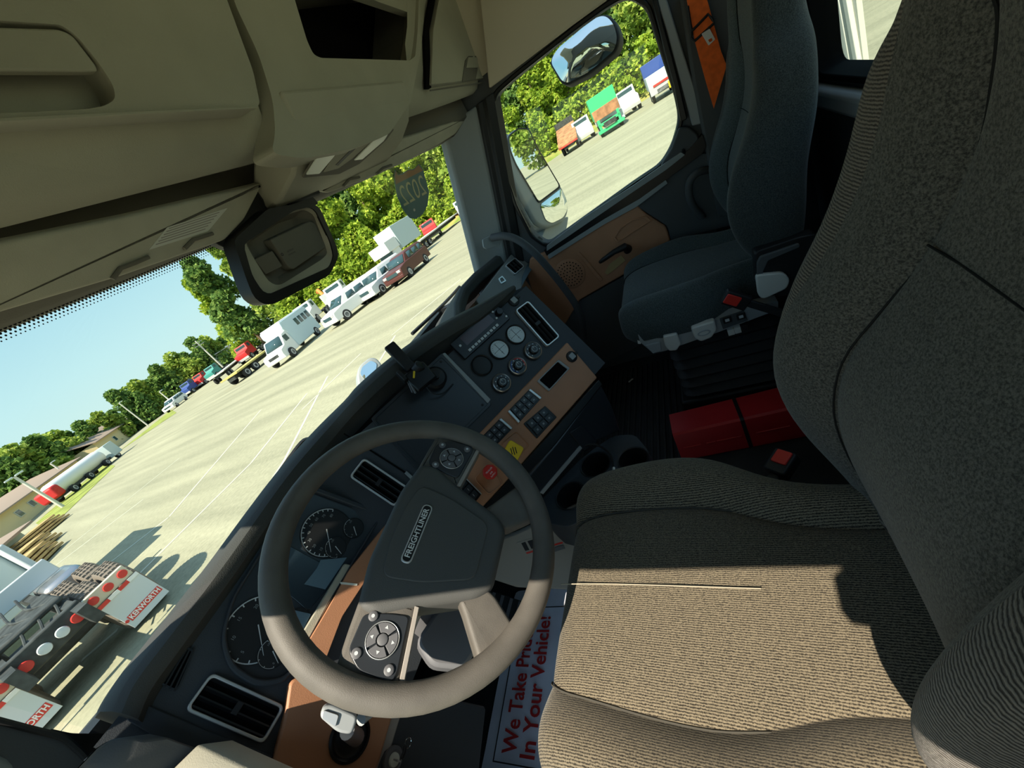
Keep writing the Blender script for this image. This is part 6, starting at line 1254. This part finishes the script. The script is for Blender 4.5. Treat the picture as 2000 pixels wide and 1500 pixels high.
# assorted parked trucks
for px, D, c, lab in (((498, 692), 76, 'truck_red', 'red semi truck cab left of the shuttle bus'), ((438, 735), 104, 'truck_teal', 'dark teal truck beyond the low yellow trailer'), ((416, 750), 108, 'truck_red', 'small red truck left of the dark teal truck'), ((393, 766), 106, 'truck_blue', 'blue truck in front of the grey trailer box'), ((613, 612), 52, 'car_white', 'white truck cab behind the white car beside the bus'), ((668, 572), 50, 'car_white', 'white semi cab with tall sleeper behind the white cars'), ((900, 398), 62, 'car_white', 'white truck cab at the right edge of the windshield'), ((836, 440), 61, 'truck_red', 'red and white truck cab just under the shield sticker')):
    a = gp(px[0], px[1]); d = nrm(np.array(a[:2])); conv('truck', lab, float(d[0] * D), float(d[1] * D), math.pi + .5, c)
a = gtop(366, 768, 112); t = gthing('trailer_box', 'pale grey box trailer behind the blue truck on the left', 'trailer', float(a[0]), float(a[1]), math.radians(-50)); b = MB(); b.box((0, 0, 1.9), (6.0, 2.4, 2.0)); b.build('box', M['box_gray'], t, bevel=.03); wheel(t, -2, 1.2, .5); wheel(t, -2, -1.2, .5)
q = gtop(346, 790, 92); suv('pickup_truck', 'white pickup truck parked at the left of the grey box trailer', q[0], q[1], math.radians(-140), 'car_white', 5.4, 2.0, 1.8)
a = gtop(628, 572, 55); t = gthing('wrecker_boom', 'orange truck boom raised behind the white cars and the bus', 'boom', float(a[0]), float(a[1]), 1.0); b = MB(); b.box((0, 0, 1.1), (1.2, 1.0, 2.2)); b.build('base', M['car_white'], t); b = MB(); b.tube([(0, 0, 2.1), (1.0, 0, 2.9), (2.2, 0, 2.7)], .22, 8); b.build('arm', M['orange_paint'], t)
# tank trucks by the long building
P0, P1 = gp(118, 985), gp(232, 893); d = P1[:2] - P0[:2]; hd = math.atan2(d[1], d[0]); m_ = (P0 + P1) / 2; L = float(np.linalg.norm(d))
tk = gthing('tank_truck', 'long white tank truck with a red nose parked before the tan building', 'truck', m_[0], m_[1], hd)
b = MB(); F = Fr2((0, 0, 1.25), (1, 0, 0), (0, 1, 0), (0, 0, 1)); b.lathe([(.5, -L * .45), (.72, -L * .43), (.74, L * .28), (.5, L * .3)], F, seg=20); b.build('tank', M['car_white'], tk)
b = MB(); b.box((L * .42, 0, 1.15), (L * .16, 1.8, 1.5)); b.build('box_body', M['box_gray'], tk, bevel=.05); b = MB(); b.box((-L * .47, 0, 1.1), (.9, 1.6, 1.1)); b.build('nose', M['truck_red'], tk, bevel=.2, seg=3); b = MB(); b.box((0, 0, .5), (L, 1, .25)); b.build('chassis', M['chassis'], tk)
for x in (-L * .35, -L * .1, L * .2, L * .4):
    for y in (-.85, .85): wheel(tk, x, y, .38, .25)
# ---- buildings ----
def building(nm, lab, px0, px1, D0, D1, zw, zr, depth, wins, wallm='wall_tan', roofm='roof_brown'):
    a, c = gtop(*px0, D0), gtop(*px1, D1); d = c[:2] - a[:2]; L = float(np.linalg.norm(d)); m_ = (a + c)[:2] / 2; t = gthing(nm, lab, 'building', m_[0], m_[1], math.atan2(d[1], d[0]))
    b = MB(); b.box((0, depth / 2, zw / 2), (L, depth, zw)); b.build('wall', M[wallm], t)
    b = MB(); F = Fr2((0, 0, 0), (1, 0, 0), (0, 1, 0), (0, 0, 1)); b.prism([(-.6, zw), (depth / 2, zr), (depth + .6, zw), (depth + .6, zw - .1), (depth / 2, zr - .15), (-.6, zw - .12)], F, -L / 2 - .4, L / 2 + .4); b.build('roof', M[roofm], t)
    for k in wins:
        b = MB(); b.box((-L / 2 + L * k, -.04, zw * .52), (1.1, .08, zw * .36)); w_ = b.build('window', M['offwhite'], t); b = MB(); b.box((-L / 2 + L * k, -.09, zw * .52), (.9, .03, zw * .30)); b.build('pane', M['car_glass'], w_)
    return t
building('building', 'long low tan building with a brown roof behind the tank truck', (-60, 1045), (150, 900), 56, 84, 2.1, 3.3, 9, (.25, .36, .62, .8))
building('building', 'small tan building with a brown roof right of the tank truck', (188, 872), (262, 822), 92, 110, 2.6, 4.4, 8, (.35, .7))
building('building', 'white building with dark garage openings behind the dark teal truck', (425, 715), (462, 688), 112, 118, 4.0, 4.6, 8, (.3, .7), 'offwhite', 'offwhite')
building('shed', 'low grey shed with a flat roof at the left edge of the view', (-60, 1095), (40, 1040), 34, 38, 1.0, 1.3, 4, (), 'box_gray', 'roof_brown')
# stacks of timber
for i, (px, D, lab) in enumerate((((75, 1045), 36, 'brown stack of wooden pallets at the left, topmost in the picture'), ((40, 1085), 29, 'stack of wooden beams on the lot, nearest of the timber stacks'), ((28, 1098), 25, 'low pile of wooden boards beside the grey shed'))):
    a = gtop(*px, D); t = gthing('timber_stack', lab, 'timber stack', float(a[0]), float(a[1]), .5 + i * .2)
    for k in range(4):
        b = MB(); b.box((0, 0, .10 + .16 * k), (3.0 - .3 * k, .9, .11)); b.build('beam_layer', M['wood'], t, bevel=.02)
# ---- poles ----
def pole(px_base, px_top, D, lab, arms=1, wood=False):
    a, c = gtop(*px_base, D), gtop(*px_top, D); t = gthing('utility_pole' if wood else 'light_pole', lab, 'pole', float(c[0]), float(c[1])); H = float(c[2]); r = .09 if not wood else .13
    b = MB(); b.tube([(0, 0, 0), (0, 0, H)], [r * 1.4, r], 10); b.build('shaft', M['pole'], t)
    if wood:
        for z in (H - .5, H - 1.1): b = MB(); b.box((0, 0, z), (2.2, .12, .12)); b.build('cross_arm', M['pole'], t)
    else:
        for s_ in ((-1, 1) if arms == 2 else (1,)): b = MB(); b.box((s_ * .32, 0, H), (.5, .25, .12)); b.build('lamp_head', M['box_gray'], t, bevel=.03)
pole((120, 993), (27, 931), 48, 'light pole with twin heads at the left, before the tan building', 2)
pole((110, 912), (98, 905), 80, 'short light pole behind the roof of the long tan building'); pole((278, 822), (232, 787), 96, 'tall thin light pole in front of the pointed dark tree')
pole((345, 796), (311, 765), 92, 'thin light pole just left of the white pickup truck'); pole((428, 712), (381, 666), 108, 'wooden utility pole with cross arms near the white building', wood=True)
# ---- the tractor parked ahead (rear view) ----
KX = .03
kt = gthing('semi_truck_rear', 'rear of a parked semi tractor with pale mud flaps and black frame beyond the dash', 'truck', KX, 8.55)
KF = Fr2((0, 0, 0), (0, -1, 0), (1, 0, 0), (0, 0, 1))
def kpt(x, y, Y): # pixel to tractor coordinates on the plane y=Y (ground frame)
    d = GR.T @ ray(x, y); o = np.array((0, 0, HG)); p = o + d * (Y / d[1]); return (float(p[0] - KX), float(p[2]))
for s_ in (1, -1):
    q = [kpt(270, 1120, 8.5), kpt(332, 1152, 8.5), kpt(268, 1228, 8.5), kpt(200, 1193, 8.5)]
    if s_ > 0:
        fx0, fx1 = .60, 1.20; zt, zb = 1.02, .22
        xs_ = [p[0] for p in q]; zs = [p[1] for p in q]; fx0, fx1 = (q[3][0] + q[2][0]) / 2, (q[0][0] + q[1][0]) / 2; zt, zb = (q[0][1] + q[3][1]) / 2, (q[1][1] + q[2][1]) / 2
    a0, a1 = (fx0, fx1) if s_ > 0 else (-fx1 - .0, -fx0)
    b = MB(); b.box(((a0 + a1) / 2, 0, (zt + zb) / 2), (a1 - a0, .02, zt - zb)); fl = b.build('mud_flap', M['flap'], kt, bevel=.004)
    FX = Fr2(((a0 + a1) / 2, -.012, 0), (0, -1, 0), (1, 0, 0), (0, 0, 1)); w_ = a1 - a0
    b = MB(); b.prism([(-w_ * .40, zb + .10), (w_ * .46, zb + .10), (w_ * .46, zb + .20), (-w_ * .40, zb + .20)], FX, 0, .003); nb_ = b.build('name_band', M['lamp_red'], fl); b = MB(); b.text('KENWORTH', FX, (w_ * .03, zb + .15), .10, h=.004, width=w_ * .80, bold=.03); b.build('lettering', M['white'], nb_)
    b = MB(); b.prism(circ((-w_ * .46, zb + .15), w_ * .045, 12), FX, 0, .003); b.build('emblem', M['lamp_red'], fl)
    for k in range(4): b = MB(); b.prism([(-w_ / 2 + w_ * k / 4, zt), (-w_ / 2 + w_ * (k + 1) / 4, zt), (-w_ / 2 + w_ * (k + 1) / 4, zt + .055), (-w_ / 2 + w_ * k / 4, zt + .055)], FX, 0, .01); b.build('reflector', M['lamp_red'] if k % 2 == 0 else M['white'], kt)
    x0, x1 = (a0 - .28, a1 - .02) if s_ > 0 else (a0 + .02, a1 + .28)
    b = MB(); b.box(((x0 + x1) / 2, .05, zt + .16), (x1 - x0, .08, .20)); lb = b.build('lamp_bar', M['lampbar'], kt, bevel=.01)
    for k in range(3):
        xx = (a1 - .10 - k * .20) if s_ > 0 else (a0 + .10 + k * .20); b = MB(); b.lathe([(.062, 0), (.055, .025), (.001, .03)], Fr2((xx, .01, zt + .16), (0, -1, 0), (1, 0, 0), (0, 0, 1)), seg=20); b.build('tail_lamp', M['lamp_red'], lb)
def ktire(x, y, z=.52, r=.52, w=.28):
    F = Fr2((x, y, z), (1, 0, 0), (0, 1, 0), (0, 0, 1)); b = MB(); b.lathe([(r * .55, -w / 2), (r * .9, -w / 2), (r * .98, -w * .42), (r, -w * .30), (r, w * .30), (r * .98, w * .42), (r * .9, w / 2), (r * .55, w / 2)], F, seg=36); o = b.build('tyre', M['tire_tread'], kt)
    b = MB()
    for k in range(40):
        a = 2 * math.pi * k / 40
        for j in (-.09, -.03, .03, .09): b.box((r * math.cos(a) * 1.005, r * math.sin(a) * 1.005, j), (.03, .03, .04), Fr2((x, y, z), (1, 0, 0), (0, 1, 0), (0, 0, 1)))
    b.build('tread_blocks', M['tire_tread'], o)
for y in (.85, 2.2):
    for x in (.62, .95, -.62, -.95): ktire(x, y)
b = MB(); b.box((.38, 2.2, .92), (.12, 5.6, .28)); b.build('frame_rail', M['chassis'], kt); b = MB(); b.box((-.38, 2.2, .92), (.12, 5.6, .28)); b.build('frame_rail', M['chassis'], kt)
b = MB(); b.box((0, -.15, .95), (.9, .12, .32)); b.build('rear_crossmember', M['chassis'], kt, bevel=.02); b = MB(); b.box((0, 1.4, .62), (1.0, 1.6, .25)); b.build('axle_housing', M['chassis'], kt, bevel=.05)
b = MB(); b.box((0, 1.2, 1.14), (.9, 1.3, .08)); b.build('fifth_wheel', M['chassis'], kt, bevel=.03)
for k, (x, mt) in enumerate(((.30, 'lamp_red'), (.12, 'flap'), (-.08, 'flap'), (-.28, 'lamp_red'))):
    b = MB(); b.lathe([(.07, 0), (.062, .03), (.001, .035)], Fr2((x, -.22, .93), (0, -1, 0), (1, 0, 0), (0, 0, 1)), seg=20); b.build('tail_lamp', M[mt], kt)
for x in (.25, .05, -.15): b = MB(); b.tube(smooth_path([(x, .2, 1.0), (x + .1, .7, 1.15), (x - .05, 1.4, 1.2), (x, 2.3, 1.3)], 5), .018, 6); b.build('air_hose', M['chassis'], kt)
b = MB(); b.box((.78, 3.5, .75), (.6, 1.2, .6)); b.build('fuel_tank', M['steel'], kt, bevel=.1); b = MB(); b.box((-.78, 3.5, .75), (.6, 1.2, .6)); b.build('fuel_tank', M['steel'], kt, bevel=.1)
b = MB(); b.box((0, 3.6, 1.25), (1.9, .08, .35)); b.build('cab_guard', M['flap'], kt, bevel=.02)
b = MB(); b.box((-.2, 6.8, 1.6), (2.1, 2.6, 2.0)); b.build('cab', M['box_gray'], kt, bevel=.1)
b = MB(); b.box((.9, 5.2, 1.3), (.12, .8, 1.4)); b.build('side_fairing', M['flap'], kt, bevel=.03)
finish_local()
bpy.context.view_layer.update()
for o in [o for o in bpy.data.objects if o.type == 'MESH' and o.parent is None and not o.get('label') and not o.get('kind')]: o['kind'] = 'structure'
